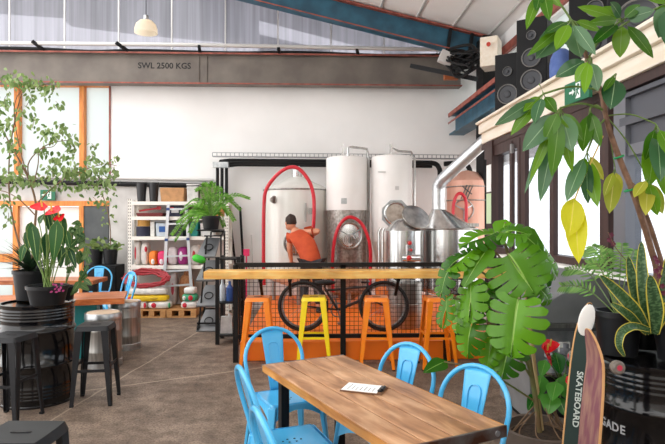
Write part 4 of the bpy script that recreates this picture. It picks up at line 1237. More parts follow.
# weeping fig in the rear pot
zd = .882
dF = 5.3
pc = GX(31, dF, zd)
t = thing('weeping_fig', 'tall weeping fig with many small leaves in a black pot on the drum', 'plant', pc)
pot(t, pc, .15, .27)
tk = MB(); lf = MB()
def FP(px, py, dd=0): return P(px, py, dF + dd)
trunks = [([V((pc.x, pc.y, zd + .22)), FP(35, 225), FP(36, 205), FP(30, 182), FP(18, 158), FP(8, 140), FP(2, 128, .05)], .013),
          ([V((pc.x - .03, pc.y, zd + .22)), FP(14, 225, .1), FP(9, 190, .1), FP(10, 150, .1), FP(17, 110, .1), FP(24, 88, .1), FP(30, 78, .1)], .009),
          ([FP(33, 192), FP(28, 165), FP(42, 148), FP(56, 142), FP(70, 140)], .007),
          ([FP(33, 188), FP(38, 165), FP(40, 150), FP(54, 146), FP(60, 135)], .006),
          ([FP(36, 205), FP(50, 190), FP(66, 178), FP(84, 170), FP(104, 164), FP(117, 166)], .007),
          ([FP(30, 182), FP(20, 150, .1), FP(14, 110, .1), FP(22, 90), FP(40, 86), FP(52, 82)], .006),
          ([FP(35, 215), FP(20, 200, -.1), FP(6, 192, -.1), FP(-6, 190, -.1)], .006)]
for pts, r in trunks:
    s_ = spline(pts, 5); tk.tube(s_, r, 7, radii=[r * (1 - .6 * i / (len(s_) - 1)) for i in range(len(s_))])
clusters = [(10, 78, 12, 8, 34), (30, 82, 12, 7, 34), (45, 90, 10, 9, 16), (52, 84, 6, 8, 10), (4, 100, 12, 12, 28), (6, 128, 12, 14, 26), (12, 146, 8, 8, 16), (30, 100, 6, 8, 8), (22, 112, 8, 10, 12), (34, 120, 8, 10, 10), (58, 104, 8, 5, 7),
            (47, 134, 10, 8, 26), (60, 130, 8, 8, 16), (70, 140, 6, 10, 16), (42, 150, 7, 6, 12), (74, 152, 6, 12, 14), (60, 160, 12, 8, 20), (52, 172, 14, 8, 30), (70, 172, 14, 8, 34), (86, 172, 14, 8, 34), (102, 168, 12, 8, 26), (114, 172, 7, 8, 14), (92, 158, 6, 6, 10),
            (20, 180, 14, 8, 30), (6, 176, 12, 10, 26), (4, 200, 12, 10, 18), (34, 180, 8, 6, 14), (60, 186, 14, 6, 22), (84, 186, 12, 6, 18), (104, 186, 10, 6, 14), (8, 220, 10, 12, 8), (116, 158, 5, 5, 6), (96, 200, 10, 5, 8), (94, 146, 5, 4, 5), (98, 180, 16, 6, 14), (18, 165, 8, 6, 10)]
for cx_, cy_, rx, ry, n in clusters:
    ctrp = FP(cx_, cy_, rr.uniform(-.15, .15))
    tw = FP(cx_ + rr.uniform(-rx, rx) * .5, cy_ - ry * .6, 0)
    tk.tube(spline([tw, ctrp, FP(cx_ + rr.uniform(-rx, rx) * .7, cy_ + ry * .8, rr.uniform(-.1, .1))], 3), .0025, 5)
    for k in range(int(n * 1.45)):
        b_ = FP(cx_ + rr.gauss(0, .55) * rx, cy_ + rr.gauss(0, .55) * ry, rr.uniform(-.28, .28))
        dr = (V((rr.uniform(-.8, .8), rr.uniform(-.6, .6), -rr.uniform(.25, 1.1)))).normalized()
        L_ = rr.uniform(.038, .07)
        lf.leaf(b_, b_ + dr * L_, L_ * .5, (tocam(b_) + rnd_dir(rr) * .9), 'lance', nv=4, nu=2, droop=.2)
part('trunk', tk, M['stem'], t)
part('foliage', lf, leafG, t, recalc=False)

# anthurium in the front pot
dA = 5.0
pc = GX(47.5, dA, zd)
t = thing('anthurium', 'anthurium with red flowers and drooping arrow leaves, in the front pot on the drum', 'plant', pc)
pot(t, pc, .165, .165)
leafA = leafmat('anthurium_leaf', (34, 78, 44), (66, 112, 60), rib=(150, 180, 110), margin=(150, 160, 84), ribw=.03, marg=.46, rough=.3)
base = pc + V((0, 0, .15)); lf = MB(); st = MB()
def AP(px, py, dd=0): return P(px, py, dA + dd)
for (bx, by, tx, ty, w_, dd) in ((32, 227, 37.5, 262, 13, -.12), (57, 225, 53.5, 262, 15, -.15), (61, 218, 63, 247, 12, -.08), (47, 214, 51, 232, 10, .05), (39, 222, 44, 214, 8, .05),
                                 (28, 232, 28, 250, 9, -.05), (66, 232, 70, 250, 9, .1), (46, 236, 47, 262, 10, .05), (70, 250, 76, 268, 8, .05), (40, 240, 38, 262, 9, .1), (62, 248, 60, 268, 10, .1), (24, 246, 20, 262, 8, .05), (52, 212, 60, 228, 10, .1), (31, 224, 26, 238, 8, .12)):
    b_, tp_ = AP(bx, by, dd), AP(tx, ty, dd - .04)
    lf.leaf(b_, tp_, w_ * dA / FPX * .92, tocam(b_) + V((rr.uniform(-.3, .3), 0, .5)), 'heart', droop=.2)
    st.tube(spline([base + V((rr.uniform(-.05, .05), rr.uniform(-.05, .05), 0)), base.lerp(b_, .6) + V((0, 0, .06)), b_], 5), .005, 6)
part('foliage', lf, leafA, t, recalc=False)
spth = leafmat('red_spathe', (224, 10, 30), (236, 22, 42), rough=.25, trans=.06)
sx_ = MB()
for (cx_, cy_, w_, ax_, up_) in ((39, 207, 14, (-1, -.5, -.1), .7), (54, 211, 17, (1, -.6, -.1), .8), (59.5, 218, 12, (.5, -.7, -.5), .5)):
    b_ = AP(cx_, cy_, -.1); a_ = V(ax_).normalized(); sz = w_ * dA / FPX
    fl = MB().leaf(b_ - a_ * sz * .4, b_ + a_ * sz * .62, sz * .95, V((0, -.75, up_)), 'heart', fold=.1, droop=-.1)
    f_ = part('flower', fl, spth, t, 'red heart-shaped flower', recalc=False)
    part('spadix', MB().tube([b_ - a_ * sz * .2, b_ - a_ * sz * .2 + V((0, -.02, sz * .45))], .007, 8), mat('spadix_yellow', (236, 196, 90), .5) if 'spadix_yellow' not in bpy.data.materials else bpy.data.materials['spadix_yellow'], f_)
    st.tube(spline([base, base.lerp(b_, .5) + V((.02, .02, .04)), b_ - a_ * sz * .3], 5), .005, 6)
part('stems', st, M['stemg'], t)
pk = MB()
for k in range(12):
    b_ = AP(57 + rr.uniform(-4, 5), 287 + rr.uniform(-5, 5), -.23)
    pk.leaf(b_, b_ + V((rr.uniform(-.5, .5), -.1, rr.uniform(-.5, .3))).normalized() * .03, .02, tocam(b_), 'oval', nv=3, nu=2)
part('trailing_flower', pk, mat('magenta_petal', (150, 40, 100), .6), t, 'small magenta trailing flowers', recalc=False)
# bushy dark plant between the pots: spills from the rear side of the drum
pc = V((pD.x + .19, pD.y + .12, zd)); 
t = thing('pothos', 'trailing leafy pothos in a small pot at the back edge of the drum', 'plant', pc)
pot(t, pc, .085, .13)
lf = MB(); st = MB(); leafP = leafmat('pothos_leaf', (52, 96, 54), (118, 150, 92), rib=(150, 176, 110), rough=.35)
b0 = pc + V((0, 0, .12))
for (a_) in ([(72, 262), (76, 240), (80, 228), (84, 240), (88, 262), (85, 280)], [(70, 262), (72, 235), (78, 222), (82, 228), (84, 248), (80, 284)], [(74, 262), (80, 252), (88, 256), (82, 276), (76, 290)], [(68, 262), (66, 240), (71, 228), (75, 232), (77, 250)]):
    pts = [b0] + [P(x_, y_, 5.25 + rr.uniform(-.06, .06)) for x_, y_ in a_]
    s_ = spline(pts, 5); st.tube(s_, .003, 5)
    for q in s_[4::2]:
        dr = (V((rr.uniform(-.8, .8), rr.uniform(-.6, .2), -rr.uniform(.3, 1)))).normalized(); L_ = rr.uniform(.06, .11)
        lf.leaf(q, q + dr * L_, L_ * .62, tocam(q) + rnd_dir(rr) * .5, 'heart', nv=6, nu=4)
part('stems', st, M['stemg'], t); part('foliage', lf, leafP, t, recalc=False)
pc = GX(31, dF, zd + .165); lf = MB()
t = thing('bromeliad', 'dark spiky leafed plant sharing the rear pot with the weeping fig', 'plant', pc + V((0, 0, .075)))
for k in range(80):
    a_ = rr.uniform(0, 2 * PI); e_ = rr.uniform(.3, 1.3); L_ = rr.uniform(.2, .42)
    dr = V((math.cos(a_) * math.cos(e_), math.sin(a_) * math.cos(e_), math.sin(e_)))
    b_ = pc + V((0, 0, .08)); lf.leaf(b_, b_ + dr * L_, .03, V((0, 0, 1)) + dr.cross(V((0, 0, 1))) * .2, 'lance', droop=.35, nv=5, nu=2)
part('foliage', lf, leafmat('dark_spiky_leaf', (28, 50, 38), (56, 84, 56)), t, recalc=False)

# the two timber tables with their teal base
q = GX(124.5, 6.6); an = math.radians(15); lu = V((-math.cos(an), -math.sin(an), 0)); lv = V((-math.sin(an), math.cos(an), 0))
t = thing('timber_table', 'long red brown timber table on a teal base, behind the black drum', 'table', q + lu * 1.2 + lv * .35)
RmT = Matrix((-lu, lv, V((0, 0, 1)))).transposed()
tt = MB()
for k in range(4): tt.box(q + lu * 1.3 + lv * (.0875 + .175 * k) + V((0, 0, .70)), (2.6, .171, .04), RmT)
part('tabletop', tt, M['redwood'], t, bevel=.004)
part('edge_board', MB().box(q + lu * 1.3 - lv * .008 + V((0, 0, .688)), (2.6, .016, .066), RmT), M['redwood'], t)
part('base', MB().box(q + lu * 1.22 + lv * .42 + V((0, 0, .339)), (1.8, .4, .678), RmT), M['teal'], t, 'teal painted base')
x1 = GX(99, 8.6).x
t = thing('timber_table', 'shorter-looking timber table behind the first, in front of the blue chairs', 'table', (-3.9, 8.8, 0))
tt = MB()
for k in range(3): tt.box2((-5.6, 8.5 + .2 * k + .002, .68), (x1, 8.5 + .2 * (k + 1) - .002, .74))
part('tabletop', tt, M['redwood'], t, bevel=.004)
for x in (x1 - .15, -5.4):
    for y in (8.6, 9.0): part('leg', MB().box2((x - .035, y - .035, 0), (x + .035, y + .035, .68)), M['black'], t)
q = GX(95, 9.35); dup(chair, q, PI + .1, 'blue metal chair in front of the black planter cabinet', gname)
q = GX(114, 8.35); dup(chair, q, PI / 2 + .75, 'blue metal chair turned sideways beside the coiled red hose', gname)

# kegs
def make_keg():
    t = thing('beer_keg', 'keg', 'keg')
    r = .2
    part('body', MB().lathe([(0, .02), (r * .8, .02), (r * .96, .05), (r * .98, .15), (r, .165), (r, .18), (r * .98, .195), (r * .98, .38), (r, .395), (r, .41), (r * .98, .425), (r * .97, .53), (r * .85, .555), (r * .5, .57), (0, .57)], (0, 0, 0), 36), M['brushed'], t)
    part('bottom_chime', MB().lathe([(r * .98, 0), (r, 0), (r, .07), (r * .96, .08), (r * .95, .01)], (0, 0, 0), 36), M['galv'], t)
    part('top_chime', MB().lathe([(r * .96, .52), (r, .53), (r, .585), (r * .97, .595), (r * .94, .58), (r * .93, .53)], (0, 0, 0), 36), M['galv'], t)
    part('cushion', MB().lathe([(0, .566), (r * .9, .566), (r * .92, .578), (r * .85, .595), (0, .6)], (0, 0, 0), 32), mat('pale_seat_pad', (206, 184, 160), .7, col2=(190, 166, 142), nscale=6), t, 'pale round seat pad')
    return t
kg = make_keg()
place(kg, GX(103.5, 6.38), .3, 'silver keg with a pale seat pad, beside the black stool', 'beer kegs used as seats')
dup(kg, GX(124.5, 7.25), 1.1, 'silver keg with a pale seat pad, behind the other keg and nearest the pallets', 'beer kegs used as seats')

# black planter cabinet at the back with potted plants
a, b_ = GX(87, 10.05), GX(119, 10.05)
t = thing('planter_cabinet', 'low black cabinet carrying pots, before the grey panel', 'cabinet', ((a.x + b_.x) / 2, 10.25, 0))
zc1 = P(100, 265, 10.05).z
part('body', MB().box2((a.x, 10.05, 0), (b_.x, 10.5, zc1)), M['blackmat'], t, bevel=.008)
part('door', MB().box2((a.x + .02, 10.03, .06), ((a.x + b_.x) / 2 - .005, 10.05, zc1 - .03)).box2(((a.x + b_.x) / 2 + .005, 10.03, .06), (b_.x - .02, 10.05, zc1 - .03)), M['black'], t)
for i, px in enumerate((96, 110.5)):
    pc = GX(px, 10.25, zc1 + .001)
    t = thing('potted_plant', ['bushy plant in a black pot on the black cabinet, by the orange door frame', 'plant with one tall thin stem in a black pot on the black cabinet'][i], 'plant', pc, 'pots on the black cabinet')
    pot(t, pc, .125, .27)
    lf = MB()
    for k in range(46):
        b_ = pc + V((rr.gauss(0, .08), rr.gauss(0, .07), .26 + abs(rr.gauss(0, .08)))); dr = (V((rr.uniform(-1, 1), rr.uniform(-1, .4), rr.uniform(-.5, .8)))).normalized()
        L_ = rr.uniform(.07, .13); lf.leaf(b_, b_ + dr * L_, L_ * .55, tocam(b_) + rnd_dir(rr) * .8, 'oval', nv=4, nu=2)
    if i == 1:
        tw = MB().tube(spline([pc + V((0, 0, .25)), P(110, 225, 10.2), P(106, 205, 10.2), P(101, 192, 10.2)], 5), .009, 6)
        part('stem', tw, M['stem'], t)
        for k in range(26):
            b_ = P(rr.uniform(98, 116), rr.uniform(192, 226), 10.1); L_ = .07
            lf.leaf(b_, b_ + V((rr.uniform(-1, 1), -.3, -.5)).normalized() * L_, .035, tocam(b_) + rnd_dir(rr) * .6, 'lance', nv=4, nu=2)
    part('foliage', lf, leafmat('cabinet_leaf', (70, 104, 50), (140, 160, 96)) if 'cabinet_leaf' not in bpy.data.materials else bpy.data.materials['cabinet_leaf'], t, recalc=False)

# ---------------------------------------------------------------- shelf unit and its load
ys0, ys1 = 10.0, 10.42
def S(px, py, y=ys0): return WY(px, py, y)
xa, xb = S(127.5, 250).x, S(229, 250).x
zt_ = S(150, 199).z
M['shelfwhite'] = mat('shelf_cream', (240, 236, 228), .5)
t = thing('shelf_unit', 'cream slotted-angle shelf unit loaded with boxes and bags', 'shelf', ((xa + xb) / 2, (ys0 + ys1) / 2, 0))
for x in (xa, xb):
    for y in (ys0, ys1):
        sx = 1 if x == xa else -1; sy = 1 if y == ys0 else -1
        pm = MB().box2((x, y, 0), (x + sx * .075, y + sy * .004, zt_)).box2((x, y, 0), (x + sx * .004, y + sy * .05, zt_))
        k = part('upright', pm, M['shelfwhite'], t)
        hm = MB()
        z = .06
        while z < zt_ and y == ys0:
            for o_ in (.022, .052): hm.box((x + sx * o_, y - .001, z), (.011, .004, .028))
            z += .055
        if y == ys0: part('slot', hm, mat('slot_shadow_paint', (120, 116, 112), .8) if 'slot_shadow_paint' not in bpy.data.materials else bpy.data.materials['slot_shadow_paint'], k)
zsh = [S(150, py).z for py in (201.5, 216.5, 236.5, 265.5)]
for z in zsh:
    part('shelf', MB().box2((xa + .01, ys0 + .004, z - .055), (xb - .01, ys1, z)).box2((xa + .06, ys0 - .006, z - .06), (xb - .06, ys0 + .004, z)), M['shelfwhite'], t)
part('back_panel', MB().box2((xa, ys1, zsh[3] - .8), (xb, ys1 + .01, zsh[0])), mat('shelf_back', (206, 198, 192), .8), t)
cols = {}
def cmat(rgb, rough=.6):
    k = 'colour_%d_%d_%d' % rgb
    if k not in bpy.data.materials: mat(k, rgb, rough, col2=tuple(int(c * .9) for c in rgb), nscale=14)
    return bpy.data.materials[k]
def on_shelf(px0, px1, pyt, lvl, name, rgb, label, cat, dy=.3, y=None, kind='box', group='goods on the shelf unit', lid=None, mark=None):
    y = ys0 + .05 if y is None else y
    a, b_ = S(px0, 220, y), S(px1, 220, y); z0 = zsh[lvl] + .002; z1 = S(px0, pyt, y).z
    c_ = V(((a.x + b_.x) / 2, y + dy / 2, z0)); w_ = b_.x - a.x; h_ = z1 - z0
    mb = MB()
    t = thing(name, label, cat, c_, group)
    if kind == 'box':
        part('body', mb.box(c_ + V((0, 0, h_ / 2)), (w_, dy, h_)), cmat(rgb), t, bevel=.006)
    elif kind == 'tub':
        part('body', mb.box(c_ + V((0, 0, h_ * .46)), (w_ * .9, dy * .9, h_ * .92), None, 1.1), cmat(rgb), t, bevel=.01)
    elif kind == 'can':
        part('body', mb.lathe([(0, 0), (w_ / 2, 0), (w_ / 2, h_ * .94), (w_ / 2 + .006, h_ * .94), (w_ / 2 + .006, h_), (0, h_)], c_, 22), cmat(rgb), t)
    elif kind == 'bucket':
        part('body', mb.lathe([(0, 0), (w_ * .38, 0), (w_ * .48, h_ - .03), (w_ * .5, h_ - .03), (w_ * .5, h_), (w_ * .46, h_), (w_ * .4, h_ - .05), (0, h_ - .06)], c_, 24), cmat(rgb, .4), t)
    elif kind == 'sack':
        part('body', mb.ball(c_ + V((0, 0, h_ / 2)), 1, 16, 10, (w_ / 2, dy / 2, h_ / 2), None, .55), cmat(rgb), t)
    if lid: part('lid', MB().box(c_ + V((0, 0, h_ + .008)), (w_ * 1.03, dy * 1.02, .022)), cmat(lid), t)
    if mark:
        for (mx, mz, mw, mh, mc) in mark:
            if kind in ('sack',):
                part('print_patch', MB().ball(c_ + V((mx * w_, -dy / 2 + .025, mz * h_)), 1, 12, 8, (mw * w_ / 2, .03, mh * h_ / 2)), cmat(mc), t)
            else:
                part('label_patch', MB().box(c_ + V((mx * w_, -dy / 2 - .002, mz * h_)), (mw * w_, .004, mh * h_)), cmat(mc), t)
    return t
BK = (30, 30, 34)
on_shelf(134.5, 145.2, 183, 0, 'bucket', BK, 'black bucket on the top shelf, closer to the window end', 'bucket', .2, kind='bucket')
on_shelf(147, 157.5, 182.5, 0, 'bucket', BK, 'black bucket on the top shelf, next to the tan basket', 'bucket', .2, kind='bucket')
bk = on_shelf(159.5, 184.5, 186.5, 0, 'basket', (196, 146, 98), 'tan woven basket on the top shelf', 'basket', .3, kind='tub')
on_shelf(186.5, 198.5, 185, 0, 'storage_tub', (214, 214, 210), 'pale plastic tub on the top shelf with a lid', 'tub', .3, kind='tub', lid=(228, 228, 226))
on_shelf(200, 214, 187, 0, 'crate', (128, 116, 102), 'greyish brown crate at the far right of the top shelf', 'box', .3)
tb = on_shelf(135.5, 163, 212.5, 1, 'tool_tray', (120, 40, 40), 'low dark red tool tray under the two buckets', 'tray', .3, kind='tub')
tl = MB(); a, b_ = S(139, 211, ys0 + .12), S(159, 208, ys0 + .14)
solo('pipe_wrench', MB().bar(a + V((0, 0, .0)), b_, .03, .03).box(b_, (.07, .03, .06)), cmat((196, 40, 46), .4), 'long red handled tool slanting across the tool tray', 'tool')
solo('offcut', MB().bar(S(138.5, 209.5, ys0 + .22), S(150, 207, ys0 + .22), .05, .03), cmat((206, 196, 176)), 'pale offcut slanting behind the red tool', 'tool')
on_shelf(169, 181, 206, 1, 'carton', (44, 46, 70), 'dark blue carton with white and red marks on the upper shelf', 'box', .25, mark=((0, .5, .6, .3, (230, 230, 230)), (-.25, .75, .3, .25, (200, 40, 50))))
on_shelf(183, 189, 207, 1, 'carton', (90, 60, 58), 'small brown carton behind the ladder rail', 'box', .25)
on_shelf(204, 222, 206, 1, 'cardboard_box', (206, 140, 70), 'orange brown cardboard box half hidden by the fern', 'box', .3)
on_shelf(134.5, 148.5, 226.5, 2, 'paint_tin', (40, 42, 66), 'dark tin with purple label standing under the tool tray', 'tin', .22, kind='can')
tn = on_shelf(136, 148.5, 221, 2, 'paint_tin', (212, 158, 76), 'orange tin stacked on the dark tin', 'tin', .2, kind='can', y=ys0 + .06)
for o_ in [tn]:
    dz = S(140, 226.3, ys0 + .05).z - zsh[2]
    for ch in o_.children:
        ch.data.transform(Matrix.Translation((0, 0, zsh[2] + .002)) @ Matrix.Scale(.42, 4, (0, 0, 1)) @ Matrix.Translation((0, 0, -zsh[2] - .002)))
    o_.location.z += dz
on_shelf(150.3, 154.3, 221.8, 2, 'binder', (236, 234, 228), 'white binder standing upright between tin and tub', 'binder', .26)
on_shelf(155.5, 167.5, 222, 2, 'storage_tub', (206, 216, 226), 'clear tub with blue contents on the middle shelf', 'tub', .3, kind='tub', lid=(150, 152, 156), mark=((0.05, .5, .5, .4, (40, 90, 160)),))
on_shelf(169, 183, 222.5, 2, 'toolbox', (52, 54, 58), 'dark toolbox on the middle shelf, behind the ladder', 'box', .28)
on_shelf(190, 198, 221, 2, 'storage_tub', (30, 136, 128), 'teal tub on the middle shelf under the fern fronds', 'tub', .3, kind='tub')
on_shelf(200, 214, 222, 2, 'storage_tub', (214, 214, 212), 'white tub on the middle shelf, behind the fern pot', 'tub', .3, kind='tub')
R_ = (206, 44, 60)
on_shelf(133, 139.8, 241, 3, 'malt_sack', (222, 214, 208), 'white and red sack slumped at the left end of the lower shelf', 'sack', .26, kind='sack', mark=((-.15, .5, .4, .7, R_),))
on_shelf(140, 147.6, 243, 3, 'malt_sack', (232, 226, 222), 'white sack with a red corner beside the orange bag', 'sack', .28, kind='sack', mark=((.2, .7, .4, .3, R_),))
on_shelf(147.8, 156.4, 251, 3, 'hop_bag', (240, 130, 40), 'orange bag with white print lying on the lower shelf', 'bag', .28, y=ys0 + .0, kind='sack', mark=((.05, .3, .5, .5, (246, 240, 236)),))
on_shelf(156.6, 165.5, 251, 3, 'hop_bag', (228, 50, 110), 'hot pink bag with white print on the lower shelf', 'bag', .28, y=ys0 + .0, kind='sack', mark=((0, .3, .5, .5, (246, 236, 240)),))
on_shelf(167, 177, 247, 3, 'malt_sack', (236, 226, 228), 'pale sack seen between the ladder rails', 'sack', .28, kind='sack')
on_shelf(177, 187, 247, 3, 'hop_bag', (170, 40, 130), 'purple and white bag seen between the ladder rails', 'bag', .28, kind='sack', mark=((-.1, .5, .5, .7, (240, 234, 238)),))
on_shelf(190, 200, 245, 3, 'malt_sack', (230, 220, 214), 'white sack with red stripe, behind the tilted grey trays', 'sack', .28, kind='sack', mark=((-.1, .5, .5, .6, R_),))
# pallets and what lies on them
def pallet(px0, px1, label):
    y = 9.62; a, b_ = WY(px0, 300, y), WY(px1, 300, y)
    t = thing('pallet', label, 'pallet', ((a.x + b_.x) / 2, y + .33, 0), 'pallets under the shelf unit')
    n = 5; top = MB(); 
    for k in range(n): top.box2((a.x, y + k * .14, .115), (b_.x, y + k * .14 + .1, .137))
    part('deck', top, M['pallet'], t)
    part('bearers', MB().box2((a.x, y, .02), (a.x + .09, y + .66, .115)).box2(((a.x + b_.x) / 2 - .045, y, .02), ((a.x + b_.x) / 2 + .045, y + .66, .115)).box2((b_.x - .09, y, .02), (b_.x, y + .66, .115)).box2((a.x, y, 0), (b_.x, y + .1, .022)), M['pallet'], t)
M['pallet'] = mat('pallet_timber', (206, 154, 98), .7, col2=(176, 124, 74), nscale=8, stretch=(.8, 6, 6))
pallet(137, 165.5, 'timber pallet under the yellow and white sacks'); pallet(166.5, 196, 'timber pallet under the upright ladder')
yp = 9.66; zp = .139
def sack_on(px0, px1, z0, z1, rgb, label, mark=(), y=yp, dy=.26, ends=None):
    a, b_ = WY(px0, 300, y), WY(px1, 300, y); c_ = V(((a.x + b_.x) / 2, y + dy / 2, z0)); w_ = b_.x - a.x; h_ = z1 - z0
    t = thing('malt_sack', label, 'sack', c_, 'sacks on the pallets')
    part('body', MB().ball(c_ + V((0, 0, h_ / 2)), 1, 18, 10, (w_ / 2, dy / 2, h_ / 2), None, .5), cmat(rgb), t)
    for (mx, mw, mh, mc) in mark:
        part('print_patch', MB().ball(c_ + V((mx * w_, -dy / 2 + .012, h_ * .5)), 1, 14, 8, (mw * w_ / 2, .02, mh * h_ / 2)), cmat(mc), t)
    return t
h0, h1 = .122, .128
DR = (214, 36, 60)
sack_on(137, 146.5, zp, zp + h0, (238, 232, 228), 'short white sack end with a red print, under the yellow sack', ((.3, .3, .8, DR),))
sack_on(146.8, 170, zp, zp + h0, (240, 236, 232), 'white sack with a round red print, under the yellow sack', ((-.2, .26, .7, DR), (.46, .1, .8, (60, 160, 110))))
ye = sack_on(121, 167.5, zp + h0, zp + h0 + h1 * .85, (250, 208, 36), 'long yellow sack lying on the white sacks', ((-.3, .13, .75, (226, 60, 50)), (.2, .2, .3, (200, 160, 30))))
wh = sack_on(125, 166, zp + h0 + h1 * .86, zp + h0 + h1 * 1.75, (240, 236, 230), 'white sack on the yellow one, under the hose coil', ())
sack_on(180, 197, zp, zp + h0, (240, 234, 230), 'white sack with round red print at the foot of the ladder', ((-.22, .3, .7, DR),))
sack_on(181, 196, zp + h0, zp + 2 * h0, (70, 176, 130), 'green and white sack with a red print stacked by the ladder', ((.12, .36, .75, DR), (-.3, .24, .6, (238, 236, 232))))
sack_on(183, 195, zp + 2 * h0, zp + 2.9 * h0, (240, 238, 234), 'small white sack topping the stack by the ladder')
cz = zp + h0 + h1 * 1.76 + .03
hc = MB(); c_ = WY(146, 286, yp + .14)
for k in range(11):
    R__ = .27 + .0085 * k + .012 * rr.random(); z = cz + .012 * (k % 4) - .005
    hc.tube([V((c_.x + 1.08 * R__ * math.cos(2 * PI * j / 30 ) + .02 * math.sin(3 * j + k), c_.y + .02 + .36 * R__ * math.sin(2 * PI * j / 30), z + (.1 + .014 * (k % 3)) * (1 + math.sin(2 * PI * j / 30)) + .012 * math.sin(j * 1.3 + k) + .0)) for j in range(30)], .018, 8, True)
solo('hose_coil', hc, mat('dark_red_hose', (160, 26, 38), .45, coat=.2), 'thick coil of dark red hose lying on the sacks below the shelves', 'hose')
sack_on(169, 176, zp + .0, zp + .58, (206, 196, 196), 'greyish white crumpled bag standing between coil and ladder', ((0, .5, .4, (190, 60, 80)),), y=10.03, dy=.26)
pp = WY(185.5, 300, 10.08); pp.z = zp
solo('hessian_sack', MB().ball(pp + V((0, .1, .27)), 1, 16, 12, (.13, .13, .27), None, .7).ball(pp + V((0.01, .1, .55)), 1, 12, 8, (.07, .07, .06)), mat('hessian', (150, 96, 60), .95, col2=(176, 124, 84), nscale=30, bump=.6, bscale=60), 'brown hessian sack slumped behind the ladder', 'sack')
# step ladder
M['ladder'] = mat('ladder_aluminium', (206, 208, 212), .35, .6)
yl = 9.955
a0, a1 = WY(163.5, 293, yl), WY(168.5, 204, yl); b0, b1 = WY(191.5, 291, yl), WY(186, 204, yl)
t = thing('step_ladder', 'aluminium ladder standing upright before the shelf unit', 'ladder', V(((a0.x + b0.x) / 2, yl, zp)))
for p, q in ((a0, a1), (b0, b1)):
    f_ = (q.z - zp - .03) / (q.z - p.z); e_ = q.lerp(p, f_)
    k = part('rail', MB().bar(e_, q, .05, .03), M['ladder'], t)
    part('foot', MB().box(e_ - V((0, 0, .01)), (.07, .045, .04)), M['blackmat'], k)
for py in (287, 272, 257, 240, 224, 209):
    f_ = (a0.z - WY(0, py, yl).z) / (a0.z - a1.z)
    part('tread', MB().bar(a0.lerp(a1, f_), b0.lerp(b1, f_), .026, .03), M['ladder'], t)
    if py in (240, 209):
        for u0, u1 in ((a0, a1), (b0, b1)): part('hinge', MB().box(u0.lerp(u1, f_) - V((0, .018, 0)), (.055, .012, .045)), cmat((40, 70, 130)), t)

# tilted tray rack with the fern on top, and the black cart beside it
yr = 8.4
def RP(px, py, dy=0): return WY(px, py, yr + dy)
xa, xb = RP(197.5, 300).x, RP(221, 300).x
t = thing('tray_rack', 'black rack of tilted grey trays standing beside the bar end', 'rack', ((xa + xb) / 2, yr, 0))
fm = MB()
zr = RP(210, 236).z
for x in (xa + .02, xb): 
    for dy in (0, .34): part('post', MB().bar((x, yr + dy, .05), (x + (.12 if x < xb - .05 else 0), yr + dy, zr if dy == 0 else zr + .06), .022), M['black'], t)
z2 = zr + .06; yq = yr + .34
for p, q in (((xa + .1, yr, zr), (xb, yr, zr)), ((xa + .14, yq, z2), (xb, yq, z2)), ((xb, yr, zr), (xb, yq, z2)), ((xa, yr, .12), (xb, yr, .12)), ((xa, yq, .12), (xb, yq, .12)), ((xa, yr, .12), (xa, yq, .12)), ((xb, yr, .12), (xb, yq, .12))):
    part('rail', MB().bar(p, q, .022), M['black'], t)
for k, py in enumerate((249, 272, 297, 322)):
    c_ = RP(209.5, py, .12)
    Rm = Matrix.Rotation(.95, 3, 'X') @ Matrix.Rotation(.0, 3, 'Z')
    ty = MB(); w_ = xb - xa - .06
    sh = lambda p: c_ + V((p[0] + p[2] * .16, 0, 0)) + Rm @ V((0, p[1], p[2] * 0)) + (V((0, -.0, 0)))
    ty.prism([c_ + V((-w_ / 2 - .03, -.14, -.13)), c_ + V((w_ / 2 - .03, -.14, -.13)), c_ + V((w_ / 2, .14, .14)), c_ + V((-w_ / 2 + .06, .14, .14))], V((0, -.02, .03)))
    part('tray', ty, mat('grey_tray', (138, 140, 142), .5, .2, col2=(122, 124, 128), nscale=5) if 'grey_tray' not in bpy.data.materials else bpy.data.materials['grey_tray'], t, bevel=.006)
    part('tray_handle', MB().torus(c_ + V((0, -.06, .03)), .06, .008, V((0, -1, 1)), 16, 6), M['black'], t)
for x in (xa + .01, xb - .01):
    for dy in (0.0, .34): part('caster', MB().cyl(V((x - .015, yr + dy, .045)), .045, .03, 14, (1, 0, 0)).bar((x, yr + dy, .05), (x, yr + dy, .12), .02), M['blackmat'], t)
solo('hanging_cloth', MB().ball(RP(199, 259, -.14), 1, 14, 8, (.1, .08, .055), Matrix.Rotation(.35, 3, 'Y'), .8), cmat((60, 190, 50)), 'bright green cloth hooked on the edge of the tilted trays', 'cloth')
pc = V((RP(207.5, 236).x + .02, yr + .17, zr + .02))
solo('rack_board', MB().box(pc + V((0, 0, .062)), (.34, .44, .02)), M['black'], 'thin black board on the tray rack, under the fern pot', 'board')
pc = pc + V((0, 0, .075))
t = thing('fern', 'green sword fern in a black pot on top of the tray rack', 'plant', pc)
pot(t, pc, .13, .2)
lf = MB(); b0 = pc + V((0, 0, .17))
tips = [(172, 234), (177, 222), (181, 212), (186, 205), (196, 190), (203, 184), (213, 183), (222, 190), (232, 200), (249, 198), (240, 209), (234, 220), (175, 240), (190, 232), (184, 228), (228, 214), (224, 226), (194, 215), (206, 196), (216, 200), (200, 206), (188, 218)]
fst = MB()
